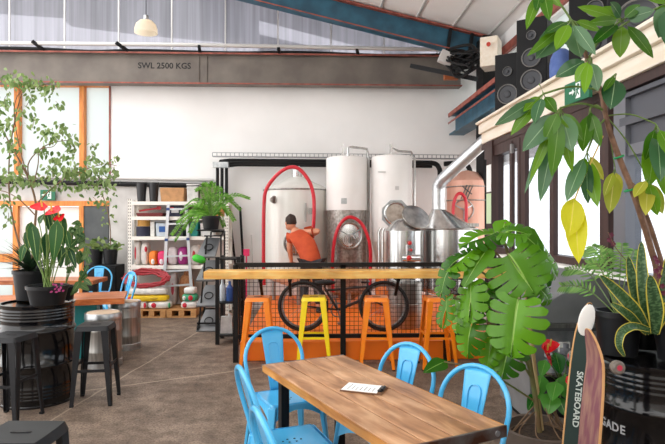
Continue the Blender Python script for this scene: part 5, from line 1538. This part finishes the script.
for (tx, ty) in tips:
    tp_ = P(tx, ty, 8.55 + rr.uniform(-.35, .25)); mid = b0.lerp(tp_, .55) + V((0, 0, .14 + .06 * rr.random()))
    s_ = spline([b0, mid, tp_], 7); fst.tube(s_, .004, 5)
    for i in range(2, len(s_)):
        q = s_[i]; ax = (s_[i] - s_[i - 1]).normalized(); sd = ax.cross(V((0, 0, 1)) + tocam(q) * .8).normalized()
        for s2 in (-1, 1):
            L_ = .065 * (1 - abs(i / len(s_) - .4)) + .015
            lf.leaf(q, q + (sd * s2 + ax * .7).normalized() * L_, .02, tocam(q) + V((0, 0, .8)), 'lance', nv=3, nu=2)
            q2 = q.lerp(s_[i - 1], .5); lf.leaf(q2, q2 + (sd * s2 + ax * .7).normalized() * L_, .02, tocam(q) + V((0, 0, .8)), 'lance', nv=3, nu=2)
part('frond_stems', fst, M['stemg'], t)
part('fronds', lf, leafmat('fern_leaf', (66, 124, 30), (126, 184, 64), rough=.35), t, recalc=False)
# cart
yc = 7.5
def CPn(px, py, dy=0): return WY(px, py, yc + dy)
xa, xb = CPn(217.5, 300).x, CPn(246, 300).x
t = thing('utility_cart', 'black steel cart tucked behind the free end of the bar', 'cart', ((xa + xb) / 2, yc + .2, 0))
zt_c = CPn(230, 257).z
xb = min(xb, GX(239, 7.5).x)
for x in (xa, xb):
    for dy in (0, .4): part('post', MB().bar((x, yc + dy, 0), (x, yc + dy, zt_c), .05), M['black'], t)
for z in (.12, .55, zt_c - .02):
    part('shelf', MB().box2((xa, yc, z - .02), (xb, yc + .4, z)), M['black'], t)
for (px, w_, h_, rgb, lab, cat, name, z, kk) in ((220.5, .09, .28, (206, 214, 220), 'clear bottle on the cart shelf', 'bottle', 'bottle', .55, 'b'), (228, .1, .26, (54, 90, 160), 'blue label bottle on the cart shelf', 'bottle', 'bottle', .55, 'b'), (235, .08, .2, (196, 60, 60), 'red capped tub on the cart shelf', 'tub', 'tub', .55, 'c'), (225, .16, .26, (222, 222, 222), 'white jerrycan on the lowest cart shelf', 'can', 'jerrycan', .12, 'j'), (236, .1, .22, (120, 124, 130), 'grey tin on the lowest cart shelf', 'tin', 'tin', .12, 'c')):
    c_ = V((CPn(px, 300).x, yc + .16, z + .001))
    mb = MB()
    if kk == 'b': mb.lathe([(0, 0), (w_ / 2, 0), (w_ / 2, h_ * .65), (w_ * .18, h_ * .82), (w_ * .18, h_), (0, h_)], c_, 18)
    elif kk == 'j': mb.box(c_ + V((0, 0, h_ * .42)), (w_, .1, h_ * .84), None, .9).cyl(c_ + V((.04, 0, h_ * .84)), .025, .04, 10)
    else: mb.lathe([(0, 0), (w_ / 2, 0), (w_ / 2, h_ * .9), (w_ / 2 + .006, h_ * .9), (w_ / 2 + .006, h_), (0, h_)], c_, 18)
    solo(name, mb, cmat(rgb, .4), lab, cat, 'goods on the black cart')
# rods leaning on the wall and a pink clamp
for (x0, y0_, x1_, y1_, lab) in ((246, 300, 240, 207, 'slim black rod leaning on the white wall, closer to the tank'), (240.5, 300, 231, 226, 'short black rod leaning on the white wall, closer to the fern')):
    yA = 10.3; a, b_ = WY(x0, y0_, yA), WY(x1_, y1_, YW - .04); a.z = .23 if a.x > GX(240, 6.56).x else .01
    solo('rod', MB().tube([a, b_], .022, 8), M['blackmat'], lab, 'rod', 'rods leaning on the wall')
q = WY(245.5, 253, 10.0); 
solo('brush', MB().tube([V((q.x, 10.15, .002)), V((q.x, 10.15, q.z))], .012, 6).box(V((q.x, 10.15, q.z + .0)), (.1, .08, .12)), cmat((240, 50, 110)), 'upright brush with a hot pink head beside the widest tank', 'brush')
q = WY(254, 246, 10.4)
solo('squeegee', MB().tube([V((q.x, 10.45, .03)), V((q.x - .06, 10.5, q.z + .2))], .013, 6).box(V((q.x, 10.45, .032)), (.22, .04, .06)), M['conduit'], 'pale handled squeegee standing beside the pink brush', 'brush')
# ================================================================ right side: planter, drum, plants
# big planter with the monstera
dM = 3.42
pc = GX(543, dM)
t = thing('monstera', 'big split-leaf monstera in a round brown planter beside the plank table', 'plant', pc)
R, H = .225, .37
po_ = part('planter', MB().lathe([(0, 0), (R * .8, 0), (R * .97, H * .8), (R + .012, H * .8), (R + .016, H), (R - .012, H), (R - .02, H - .05), (0, H - .05)], pc, 40), mat('brown_plastic', (110, 96, 86), .55, col2=(98, 84, 76), nscale=5), t)
part('soil', MB().lathe([(R - .022, H - .052), (R * .5, H - .035), (0, H - .03)], pc, 28), M['soil'], po_)
rt = MB()
for k in range(16):
    a_ = rr.uniform(0, 2 * PI); r0 = rr.uniform(.03, .1); r1 = rr.uniform(.12, .19)
    rt.tube(spline([pc + V((r0 * math.cos(a_), r0 * math.sin(a_), H + rr.uniform(.02, .14))), pc + V((r1 * .8 * math.cos(a_ + .3), r1 * .8 * math.sin(a_ + .3), H - .01)), pc + V((r1 * math.cos(a_ + .7), r1 * math.sin(a_ + .7), H - .035))], 4), .004, 5)
part('aerial_roots', rt, M['stem'], t)
leafM = leafmat('monstera_leaf', (32, 88, 14), (104, 164, 26), rib=(150, 190, 90), ribw=.02, rough=.25, trans=.28)
lf = MB(); st = MB(); stk = MB()
top = pc + V((0, 0, H - .03))
# leaning stem with a wooden stake
stem_pts = [top + V((-.02, 0, 0)), P(535, 395, dM), P(527, 350, dM), P(519, 305, dM), P(512, 265, dM + .02)]
ss_ = spline(stem_pts, 6); st.tube(ss_, .016, 8)
stk.tube([top + V((.03, .03, -.2)), P(520, 240, dM + .08)], .012, 8)
def ML(bx, by, tx, ty, w_, d0, d1, nx=0.0, nz=.5, lobes=6, dr=.16, simple=False):
    b_, tp_ = P(bx, by, d0), P(tx, ty, d1)
    n_ = tocam(b_.lerp(tp_, .5)) + V((nx, 0, nz)); wd = w_ * (d0 + d1) / 2 / FPX
    if simple: lf.leaf(b_, tp_, wd, n_, 'heart', droop=.15, fold=.06)
    else: lf.monstera(b_, tp_, wd, n_, lobes, dr)
    k = min(range(len(ss_)), key=lambda i: (ss_[i] - b_).length + abs(ss_[i].z - b_.z + .15))
    o_ = ss_[max(0, k - 3)]
    st.tube(spline([o_, o_.lerp(b_, .55) + V((0, 0, .05)), b_], 6), .0065, 6)
for a in ((508, 254, 534, 290, 70, 3.28, 3.14, -.2, .7), (519, 298, 508, 352, 66, 3.14, 3.04, -.25, .55), (497, 232, 464, 238, 36, 3.42, 3.32, 0, 1.3), (500, 234, 528, 228, 36, 3.38, 3.28, .2, 1.1),
          (534, 246, 564, 272, 42, 3.42, 3.42, .6, .7), (472, 282, 466, 318, 38, 3.34, 3.22, -.6, .6), (454, 262, 436, 290, 28, 3.38, 3.3, -.7, .8), (474, 250, 446, 264, 28, 3.38, 3.3, -.3, 1.2),
          (474, 318, 462, 352, 38, 3.32, 3.26, -.5, .6), (448, 296, 440, 326, 22, 3.34, 3.28, -.8, .6), (512, 338, 500, 374, 44, 3.32, 3.24, -.2, .5),
          (490, 284, 478, 308, 32, 3.4, 3.3, -.4, .9), (534, 280, 554, 300, 36, 3.4, 3.36, .5, .8), (494, 334, 486, 366, 30, 3.36, 3.3, -.3, .5), (466, 300, 454, 330, 26, 3.42, 3.36, -.7, .5), (528, 262, 552, 290, 34, 3.46, 3.42, .2, .5)):
    ML(*a, dr=.16 + .22 * rr.random())
for a in ((488, 248, 462, 286, 24, 3.36, 3.28, -.3, .5), (444, 362, 424, 371, 18, 3.3, 3.2, 0, .8), (505, 214 + 8, 500, 240, 22, 3.45, 3.4, 0, .6), (520, 232, 545, 252, 26, 3.45, 3.4, .3, .6)):
    ML(*a, simple=True)
part('stem', st, mat('monstera_stem', (104, 120, 66), .5, col2=(120, 96, 66), nscale=7), t)
part('stake', stk, mat('stake_timber', (196, 170, 122), .7), t)
part('foliage', lf, leafM, t, recalc=False)

# anthurium in a black pot behind the planter
pc = GX(563, 3.9)
ph = .5
t = thing('anthurium', 'anthurium with two small red flowers in a black pot, between the monstera and the skateboards', 'plant', pc)
pot(t, pc, .17, ph)
lf = MB(); st = MB(); b0 = pc + V((0, 0, ph - .03))
leafA2 = leafmat('glossy_anthurium_leaf', (40, 110, 40), (96, 168, 66), rib=(140, 190, 100), ribw=.02, rough=.22)
for (bx, by, tx, ty, w_, dd) in ((566, 378, 567, 400, 18, -.12), (551, 396, 548, 414, 17, -.18), (541, 378, 536, 400, 15, -.1), (556, 355, 561, 374, 14, .05), (572, 384, 576, 402, 12, -.05), (560, 400, 566, 416, 12, -.15), (545, 362, 541, 376, 11, .08), (570, 360, 577, 372, 10, .1), (535, 396, 528, 410, 10, -.05), (556, 384, 552, 400, 14, -.2)):
    b_, tp_ = P(bx, by, 3.6 + dd), P(tx, ty, 3.54 + dd)
    lf.leaf(b_, tp_, w_ * 3.6 / FPX * 1.15, tocam(b_) + V((rr.uniform(-.4, .4), 0, .6)), 'heart', droop=.15)
    st.tube(spline([b0, b0.lerp(b_, .6) + V((0, 0, .04)), b_], 5), .004, 6)
part('foliage', lf, leafA2, t, recalc=False)
for (cx_, cy_, w_, a_) in ((547, 354, 22, V((-.6, -.6, .5))), (569, 380, 9, V((.3, -.6, .4))), (550, 346, 15, V((.8, -.4, .2)))):
    b_ = P(cx_, cy_, 3.36); a_.normalize(); sz = w_ * 3.36 / FPX
    f_ = part('flower', MB().leaf(b_ - a_ * sz * .4, b_ + a_ * sz * .65, sz, V((0, -.8, .6)), 'heart', fold=.1, droop=-.1), spth, t, 'red heart-shaped flower', recalc=False)
    part('spadix', MB().tube([b_, b_ + V((0, -.02, sz * .5))], .005, 8), bpy.data.materials['spadix_yellow'], f_)
    st.tube(spline([b0, b0.lerp(b_, .5) + V((0, .02, .06)), b_ - a_ * sz * .2], 5), .004, 6)
part('stems', st, M['stemg'], t)

# black drum with the pots, white letters on its side
pD2 = GX(660, 3.05)
D2 = drum('oil_drum', pD2, .305, .88, 'black oil drum with white letters, behind the skateboards')
lt = MB()
word = 'RENEGADE'
d0 = math.atan2(-pD2.y + 0.0, -pD2.x)                     # towards the camera
wid = {'R': .66, 'E': .58, 'N': .74, 'G': .76, 'A': .7, 'D': .74}
adv = [0.0]
for p_, q_ in zip(word, word[1:]): adv.append(adv[-1] + (wid[p_] + wid[q_]) / 2 * .066 / .305)
for k, ch in enumerate(word):
    a_ = d0 - .58 - (adv[-1] - adv[k])
    n_ = V((math.cos(a_), math.sin(a_), 0)); p_ = pD2 + n_ * .3035 + V((0, 0, .535))
    Mx = Matrix.Translation(p_) @ Matrix((V((-n_.y, n_.x, 0)), V((0, 0, 1)), n_)).transposed().to_4x4()
    text_mb(lt, ch, .062, Mx, .0012)
part('lettering', lt, mat('letter_white', (176, 176, 178), .6), D2, 'white stencilled letters')
zd2 = .882
# bucket with a parlour palm
pc = pD2 + V((-.185, .08, zd2))
t = thing('parlour_palm', 'feathery parlour palm in a black bucket, on the drum beside the grey hood', 'plant', pc)
pot(t, pc, .118, .235)
lf = MB(); st = MB(); b0 = pc + V((0, 0, .2))
for (tx, ty, dd, up_) in ((562, 286, .1, .06), (566, 270, .2, .1), (592, 246, .15, .1), (606, 250, .2, .06), (634, 250, .2, .05), (588, 264, .0, .1), (622, 244, .25, .04), (580, 252, .3, .12)):
    tp_ = P(tx, ty, 3.25 + dd); mid = b0.lerp(tp_, .55) + V((0, 0, up_)); s_ = spline([b0, mid, tp_], 9); st.tube(s_, .0028, 5)
    for i in range(7, len(s_)):
        q = s_[i]; ax = (s_[i] - s_[i - 1]).normalized(); sd = ax.cross(tocam(q) + V((0, 0, .6))).normalized()
        for s2 in (-1, 1):
            L_ = .07 * (1.05 - abs(i / len(s_) - .55) * .9)
            lf.leaf(q, q + (sd * s2 + ax * .75 - V((0, 0, .25))).normalized() * L_, .013, tocam(q) + V((0, 0, .6)), 'lance', nv=4, nu=2)
part('stems', st, M['stemg'], t); part('fronds', lf, leafmat('palm_leaf', (84, 140, 60), (150, 192, 104)), t, recalc=False)
# snake plant
pc = pD2 + V((.065, -.085, zd2))
t = thing('snake_plant', 'snake plant with yellow-edged sword leaves in a black pot on the drum', 'plant', pc)
pot(t, pc, .135, .2)
leafS = leafmat('snake_leaf', (36, 66, 38), (50, 84, 44), margin=(206, 190, 74), marg=.41, rough=.35, trans=.08, bands=(84, 112, 74))
lf = MB(); dS = 2.97
def SL(pts, w_, kind='sword'):
    P_ = spline([P(x_, y_, dS + d_) for x_, y_, d_ in pts], 5); n = len(P_)
    wd = w_ * dS / FPX
    def fn(u, v):
        f = v * (n - 1); i = min(n - 2, int(f)); q = P_[i].lerp(P_[i + 1], f - i); ax = (P_[i + 1] - P_[i]).normalized()
        sd = ax.cross(tocam(q)).normalized(); w__ = wd * min(1, .5 + 1.4 * v) * max(0, 1 - v ** 3.5) ** .7
        return q + sd * ((u - .5) * w__) + tocam(q) * (-.25 * w__ * (1 - (2 * u - 1) ** 2) * .6)
    lf.grid(fn, 8, n - 1)
SL(((650, 334, 0), (645, 300, -.02), (642, 270, 0), (641.5, 241, .02)), 13)
SL(((649, 334, -.03), (636, 312, -.06), (618, 292, -.06), (600, 275, -.05)), 13)
SL(((652, 334, 0), (642, 310, .03), (634, 285, .04), (628, 256, .05)), 14)
SL(((655, 334, -.08), (656, 312, -.12), (653, 292, -.13), (650, 275, -.13)), 15)
SL(((660, 334, -.02), (663, 300, 0), (668, 270, .02), (670, 248, .02)), 13)
SL(((650, 330, -.1), (634, 326, -.14), (622, 332, -.16), (619, 345, -.17), (625, 357, -.17)), 9)
SL(((654, 334, -.05), (660, 318, -.1), (672, 305, -.12), (686, 296, -.14)), 13)
SL(((646, 333, -.04), (632, 318, -.1), (622, 310, -.12), (611, 303, -.1)), 9)
part('foliage', lf, leafS, t, recalc=False)
# burgundy orchid spray
t = thing('orchid', 'thin stemmed plant with dark burgundy blooms above the snake plant', 'plant', GX(690, 3.14, zd2))
pc = GX(690, 3.2, zd2)
pc = pD2 + V((.2, .13, zd2)); t.location = pc
pot(t, pc, .065, .14)
fl = MB(); st = MB(); pts = [pc + V((0, 0, .12)), P(668, 290, 3.1), P(662, 268, 3.05), P(655, 254, 3.0)]
s_ = spline(pts, 5); st.tube(s_, .003, 5)
for (x_, y_) in ((657, 262), (655, 258), (660, 268), (659, 276), (662, 286), (656, 271), (663, 293), (611, 235), (609, 240), (613, 244)):
    b_ = P(x_, y_, 2.98 if x_ > 640 else 3.1)
    for k in range(5):
        a_ = 2 * PI * k / 5; dr = RT * math.cos(a_) + V((0, 0, math.sin(a_))); fl.leaf(b_, b_ + dr * .017 - FW * .004, .013, -FW, 'oval', nv=3, nu=2)
st.tube(spline([pc + V((0, 0, .12)), P(634, 270, 3.12), P(616, 248, 3.1), P(608, 232, 3.1)], 5), .0025, 5)
part('stems', st, M['stem'], t); part('blooms', fl, mat('burgundy_petal', (96, 22, 50), .5), t, recalc=False)

# umbrella tree: leaning trunk with hanging leaf whorls
dU = 3.15
pc = pD2 + V((-.02, .16, zd2))
pc = pD2 + V((.03, .2, zd2))
t = thing('umbrella_tree', 'tall umbrella tree with leaning trunk and big drooping leaflets on the drum', 'tree', pc)
pot(t, pc, .075, .12)
tk = MB()
def UP(px, py, dd=0): return P(px, py, dU + dd)
s_ = spline([pc + V((0, 0, .1)), UP(657, 280, .1), UP(650, 245, .06), UP(640, 212), UP(630, 184), UP(620, 160), UP(610, 132), UP(605, 112), UP(601, 92), UP(592, 70), UP(586, 56), UP(583, 40)], 6)
tk.tube(s_, .02, 9, radii=[.02 - .010 * i / (len(s_) - 1) for i in range(len(s_))])
s2 = spline([pc + V((.02, 0, .1)), UP(663, 280, .1), UP(655, 240, .1), UP(642, 205, .05), UP(632, 184, .02)], 6)
tk.tube(s2, .013, 8)
part('trunk', tk, mat('umbrella_bark', (140, 104, 82), .65, col2=(108, 78, 62), nscale=22, bump=.4), t)
mat('green_tie', (30, 150, 90), .5)
for px, py in ((619, 157), (629, 190)): part('tie', MB().torus(UP(px, py), .024, .006, V((-.35, 0, 1)), 16, 6), bpy.data.materials['green_tie'], t, 'green tie round the trunk')
pe = MB(); lf = MB(); lfy = MB(); lfp = MB()
leafU = leafmat('umbrella_leaf', (40, 98, 20), (116, 164, 34), rib=(140, 174, 90), ribw=.018, rough=.25, trans=.3)
leafUd = leafmat('umbrella_leaf_glossy', (48, 92, 56), (96, 134, 92), rib=(140, 172, 128), ribw=.02, rough=.2, trans=.12)
leafUy = leafmat('umbrella_leaf_yellow', (206, 204, 20), (226, 220, 36), rib=(236, 226, 90), ribw=.03, rough=.35, trans=.35)
leafUs = leafmat('umbrella_leaf_yellowing', (164, 178, 52), (200, 196, 70), rib=(220, 214, 120), ribw=.03, rough=.35, trans=.4)
lfs = MB()
def UL(bx, by, tx, ty, w_, dd=0.0, m='g', ry=None):
    b_, tp_ = UP(bx, by, dd), UP(tx, ty, dd - .05 + rr.uniform(-.06, .06))
    n_ = tocam(b_) + V((rr.uniform(-.45, .45), 0, rr.uniform(.1, .7)))
    {'g': lf, 'd': lfp, 'y': lfy, 's': lfs}[m].leaf(b_, tp_, w_ * dU / FPX, n_, 'oval', droop=.12, fold=.12)
def whorl(hub, trunk_pt, leaves, dd=0.0, r=.006, hubspread=True):
    h = UP(*hub, dd); tp0 = UP(*trunk_pt)
    pe.tube(spline([tp0, tp0.lerp(h, .5) + V((0, 0, .03)), h], 6), r, 7)
    for (tx, ty, w_, m) in leaves:
        # short stalk, then the blade
        f = .16; bx, by = hub[0] + (tx - hub[0]) * f, hub[1] + (ty - hub[1]) * f
        d2 = dd + rr.uniform(-.1, .08)
        pe.tube([h, UP(bx, by, d2)], .0028, 5)
        UL(bx, by, tx, ty, w_, d2, m)
whorl((571, 20), (583, 42), [(537, 57, 25, 'd'), (581, 57, 21, 'd'), (595, 54, 13, 'd'), (529, 54, 11, 'g'), (556, 48, 15, 'g'), (602, 30, 12, 'g'), (545, 32, 12, 'g'), (566, 44, 13, 'd')], -.05)
whorl((543, -14), (583, 40), [(526, 27, 13, 'g'), (549, 19, 13, 'g'), (560, 6, 10, 'g'), (536, 10, 12, 'g')], .1)
whorl((622, 20), (588, 58), [(593, 42, 14, 'g'), (620, 57, 17, 'g'), (655, 57, 14, 'g'), (654, 10, 15, 'd'), (600, 8, 14, 'g'), (640, 4, 12, 'g'), (612, 2, 12, 'd'), (590, 22, 11, 'g'), (580, 6, 12, 'g')], -.15)
whorl((672, 2), (586, 52), [(660, 36, 24, 'd'), (668, 44, 20, 'd'), (655, 20, 12, 'g'), (684, 34, 16, 'g'), (645, -4, 14, 'g'), (660, -16, 14, 'g')], -.3)
whorl((616, 74), (603, 98), [(611, 108, 23, 'd'), (604, 90, 9, 'g')], -.1)
whorl((590, 58), (592, 70), [(598, 90, 15, 'd'), (556, 76, 17, 'd'), (575, 82, 12, 'g'), (584, 92, 11, 'g')], -.1)
whorl((543, 94), (600, 90), [(496, 125, 14, 'd'), (511, 134, 14, 'g'), (534, 122, 14, 'd'), (524, 110, 12, 'g'), (556, 112, 12, 'g'), (540, 84, 10, 'g')], .0)
whorl((560, 108), (604, 110), [(523, 150, 22, 'd'), (572, 150, 22, 'd'), (553, 176, 17, 'g'), (540, 200, 19, 'd'), (572, 172, 13, 'g'), (530, 180, 10, 'g'), (523, 192, 9, 'd'), (583, 140, 13, 'g'), (545, 140, 15, 'g')], -.05)
whorl((590, 108), (605, 114), [(582, 150, 18, 'g'), (600, 146, 13, 'g'), (594, 136, 12, 'g')], .05)
whorl((587, 152), (606, 118), [(566, 200, 17, 'd'), (597, 206, 16, 'g'), (587, 204, 14, 'd'), (575, 186, 14, 'g'), (604, 180, 10, 's')], .0)
whorl((656, 124), (606, 116), [(650, 187, 23, 'g'), (662, 180, 20, 'd'), (668, 200, 18, 'g'), (646, 160, 14, 'g'), (676, 160, 14, 'g')], -.1, .004)
whorl((648, 178), (606, 116), [(646, 214, 15, 's'), (634, 196, 12, 's'), (657, 216, 14, 'g'), (664, 214, 14, 's'), (640, 206, 11, 's')], .0, .004)
whorl((615, 168), (604, 112), [(610, 212, 18, 's'), (620, 196, 11, 's'), (604, 196, 10, 's')], .1, .003)
pe2 = MB(); pe2.tube(spline([UP(603, 136), UP(592, 160, -.03), UP(580, 186, -.05), UP(575, 199, -.06)], 6), .004, 6)
part('petiole', pe2, M['stemy'], t, 'yellow stalk of the yellow leaf')
UL(574, 198, 570, 236, 24, -.08, 'y'); UL(575, 200, 578, 263, 22, -.06, 'y'); UL(573, 200, 586, 232, 12, -.05, 'y')
part('stalks', pe, M['stemg'], t)
part('foliage', lf, leafU, t, recalc=False); part('foliage', lfp, leafUd, t, 'greyer glossy leaves', recalc=False)
part('foliage', lfs, leafUs, t, 'yellowing leaves', recalc=False); part('foliage', lfy, leafUy, t, 'bright yellow dying leaves', recalc=False)

# skateboards leaning on the drum
def board(base, top, nrm, L_, wd, label, deckm, edge_m, under_m, grip=False, wheels=True):
    ax = (top - base).normalized(); n_ = (V(nrm) - ax * V(nrm).dot(ax)).normalized(); sd = n_.cross(ax)
    t = thing('skateboard', label, 'skateboard', base)
    def outline(inset=0.0):
        pts = []
        for k in range(40):
            a_ = 2 * PI * k / 40; c_, s_ = math.cos(a_), math.sin(a_)
            x = math.copysign(abs(c_) ** .9, c_) * (wd / 2 - inset); y = math.copysign(abs(s_) ** .55, s_) * (L_ / 2 - inset)
            x *= 1 - .25 * max(0, abs(y) / (L_ / 2) - .55)
            kick = .05 * max(0, (abs(y) / (L_ / 2) - .72) / .28) ** 1.5
            pts.append(base + ax * (L_ / 2 + y) + sd * x + n_ * kick)
        return pts
    def layer(off, th, inset, m, nm, lab=None, par=t):
        mb = MB(); o = [p + n_ * off for p in outline(inset)]
        c0 = sum(o, V((0, 0, 0))) / len(o)
        rows = 10; A_ = []
        # build as strips along the length for a smooth kick
        N = len(o)
        top_ = [mb.bm.verts.new(p) for p in o]; bot_ = [mb.bm.verts.new(p + n_ * th) for p in o]
        for k in range(N): mb.face([top_[k], top_[(k + 1) % N], bot_[(k + 1) % N], bot_[k]])
        for vs_ in (top_, bot_):
            h_ = N // 4
            for k in range(N // 2):
                i0, i1 = (h_ + k) % N, (h_ + k + 1) % N; j0, j1 = (h_ - k) % N, (h_ - k - 1) % N
                q = [vs_[i0], vs_[i1], vs_[j1], vs_[j0]]; q = list(dict.fromkeys(q))
                if len(q) >= 3: mb.face(q)
        return part(nm, mb, m, par, lab, smooth=40)
    layer(0, .011, 0, edge_m, 'deck')
    layer(.011, .002, .004, deckm, 'upper_face', 'scuffed upper face')
    layer(-.002, .002, .004, under_m, 'under_face', 'printed under face')
    for f_ in ((.16, .87) if wd > .12 else (.16, .78)):
        c_ = base + ax * (L_ * f_) - n_ * .03
        k = part('truck', MB().bar(c_ - sd * wd * .4, c_ + sd * wd * .4, .018, .022).box(c_ + n_ * .014, (.05, .05, .028)), M['galv'], t)
        for s2 in (-1, 1):
            wc_ = c_ - n_ * .012 + sd * (s2 * (wd * .5 + .005 if wd > .12 else wd * .2))
            wm = MB().lathe([(0, -.018), (.022, -.018), (.03, -.01), (.03, .01), (.022, .018), (0, .018)], wc_, 20, sd)
            wm.mi = 1; wm.lathe([(0, -.0195), (.012, -.0195), (.012, .0195), (0, .0195)], wc_, 14, sd)
            w2 = part('wheel', wm, [ mat('wheel_urethane', (128, 118, 108), .5, col2=(90, 82, 76), nscale=30) if 'wheel_urethane' not in bpy.data.materials else bpy.data.materials['wheel_urethane'], mat('wheel_core', (186, 44, 70), .5) if 'wheel_core' not in bpy.data.materials else bpy.data.materials['wheel_core']], k)
    return t, ax, n_, sd
ply = mat('maple_ply', (206, 156, 104), .5)
purp = mat('worn_purple_deck', (116, 66, 76), .6, col2=(150, 112, 96), nscale=6, stretch=(6, 6, 1.2), lo=.42, hi=.7)
b_ = GX(578, 2.42, .004); tp_ = P(599.5, 330, 2.55)
L1 = (tp_ - b_).length
board(b_, tp_, V((-.97, -.02, .1)), L1, .17, 'longboard with a scuffed purple deck leaning on the black drum', purp, ply, mat('deck_under', (70, 50, 48), .5))
b2 = GX(561, 2.62, .004); tp2 = P(585, 303, 2.86)
L2 = (tp2 - b2).length
dk_ = mat('dark_green_grip', (40, 58, 54), .8)
t2, ax, n_, sd = board(b2, tp2, V((-.05, -.99, .1)), L2, .1, 'longboard with white nose and dark lettered face, behind the purple one', dk_, ply, mat('deck_under_pale', (226, 222, 210), .5))
ns = MB()
a2 = (ax + n_ * .3).normalized(); n2 = sd.cross(a2).normalized()
n2 = n2 if n2.dot(n_) > 0 else -n2
ns.ball(b2 + ax * (L2 - .088) + n_ * .034, 1, 20, 8, (.04, .084, .008), Matrix((sd, a2, n2)).transposed())
part('nose_patch', ns, M['white'], t2, 'white painted nose')
Mx = Matrix.Translation(b2 + ax * (L2 * .62) + n_ * .0135) @ Matrix((-ax, -sd, n_)).transposed().to_4x4()
part('lettering', text_mb(MB(), 'SKATEBOARD', .042, Mx, .001), mat('letter_pale', (206, 216, 210), .6), t2, 'pale letters down the board')

# grey steel cabinet with sloping hood below the shopfront windows
d5 = 4.6
xa, xb = 1.62, XF - .02
ya, yb_ = 4.25, 5.05
t = thing('steel_cabinet', 'dark grey steel cabinet with a sloping hood under the shopfront sill', 'cabinet', ((xa + xb) / 2, (ya + yb_) / 2, 0))
M['greysteel'] = mat('dark_grey_steel', (132, 134, 136), .42, .2, col2=(116, 118, 120), nscale=4)
part('body', MB().box2((xa + .06, ya + .06, .06), (xb, yb_ - .04, .82)), M['greysteel'], t, bevel=.008)
hd_ = MB().prism([(xa, ya, .83), (xb, ya, .83), (xb, ya, 1.2), (xb - .12, ya, 1.2), (xa, ya, .9)], (0, yb_ - ya, 0))
part('hood', hd_, M['greysteel'], t, bevel=.006)
part('worktop', MB().box2((xa - .02, ya - .02, .8), (xb, yb_, .83)), M['brushed'], t)
part('panel', MB().box2((xa + .2, ya + .05, .3), (xb - .05, ya + .062, .76)), M['galv'], t)
for k in range(2): part('socket', MB().box2((xa + .28 + .16 * k, ya + .03, .6), (xa + .36 + .16 * k, ya + .05, .68)), M['white'], t)
part('foot', MB().box2((xa + .1, ya + .1, 0), (xb - .05, yb_ - .1, .06)), M['blackmat'], t)
for k, (px, py, h_, rgb, lab) in enumerate(((551, 345, .16, (150, 152, 156), 'small steel fitting standing on the low shelf by the cabinet'), (566, 350, .2, (112, 114, 120), 'taller steel fitting standing on the low shelf by the cabinet'), (581, 352, .13, (186, 188, 190), 'pale steel fitting at the shelf end by the skateboards'))):
    c_ = P(px, py, 4.12); c_.z = .521
    solo('pipe_fitting', MB().lathe([(0, 0), (.05, 0), (.05, .03), (.025, .04), (.025, h_ * .6), (.045, h_ * .65), (.045, h_ * .8), (.02, h_ * .85), (.02, h_), (0, h_)], c_, 18).tube([c_ + V((0, 0, h_ * .5)), c_ + V((-.055, -.02, h_ * .5)), c_ + V((-.055, -.02, h_ * .2))], .012, 8), cmat(rgb, .3), lab, 'fitting', 'fittings by the grey cabinet')
p0, p1 = P(545, 350, 4.15), P(592, 350, 4.15)
t = thing('low_shelf', 'low grey metal shelf in front of the sloping cabinet', 'shelf', ((p0.x + p1.x) / 2, 4.1, 0))
part('top', MB().box2((p0.x, 3.97, .5), (p1.x, 4.2, .52)), M['brushed'], t)
for x in (p0.x + .03, p1.x - .03):
    for y in (4.0, 4.17): part('leg', MB().bar((x, y, 0), (x, y, .5), .025), M['blackmat'], t)
# ================================================================ light
W_ = bpy.data.worlds.new('daylight'); SC.world = W_; W_.use_nodes = True
nt = W_.node_tree; bg = nt.nodes['Background']
bg.inputs['Color'].default_value = (1.0, 0.985, 0.97, 1); bg.inputs['Strength'].default_value = 2.0
SC.view_settings.view_transform = 'Standard'; SC.view_settings.look = 'None'
SC.view_settings.exposure = 0.5; SC.view_settings.gamma = 1.0; SC.view_settings.use_curve_mapping = False
SC.cycles.use_denoising = True
SC.cycles.max_bounces = 8; SC.cycles.transparent_max_bounces = 12
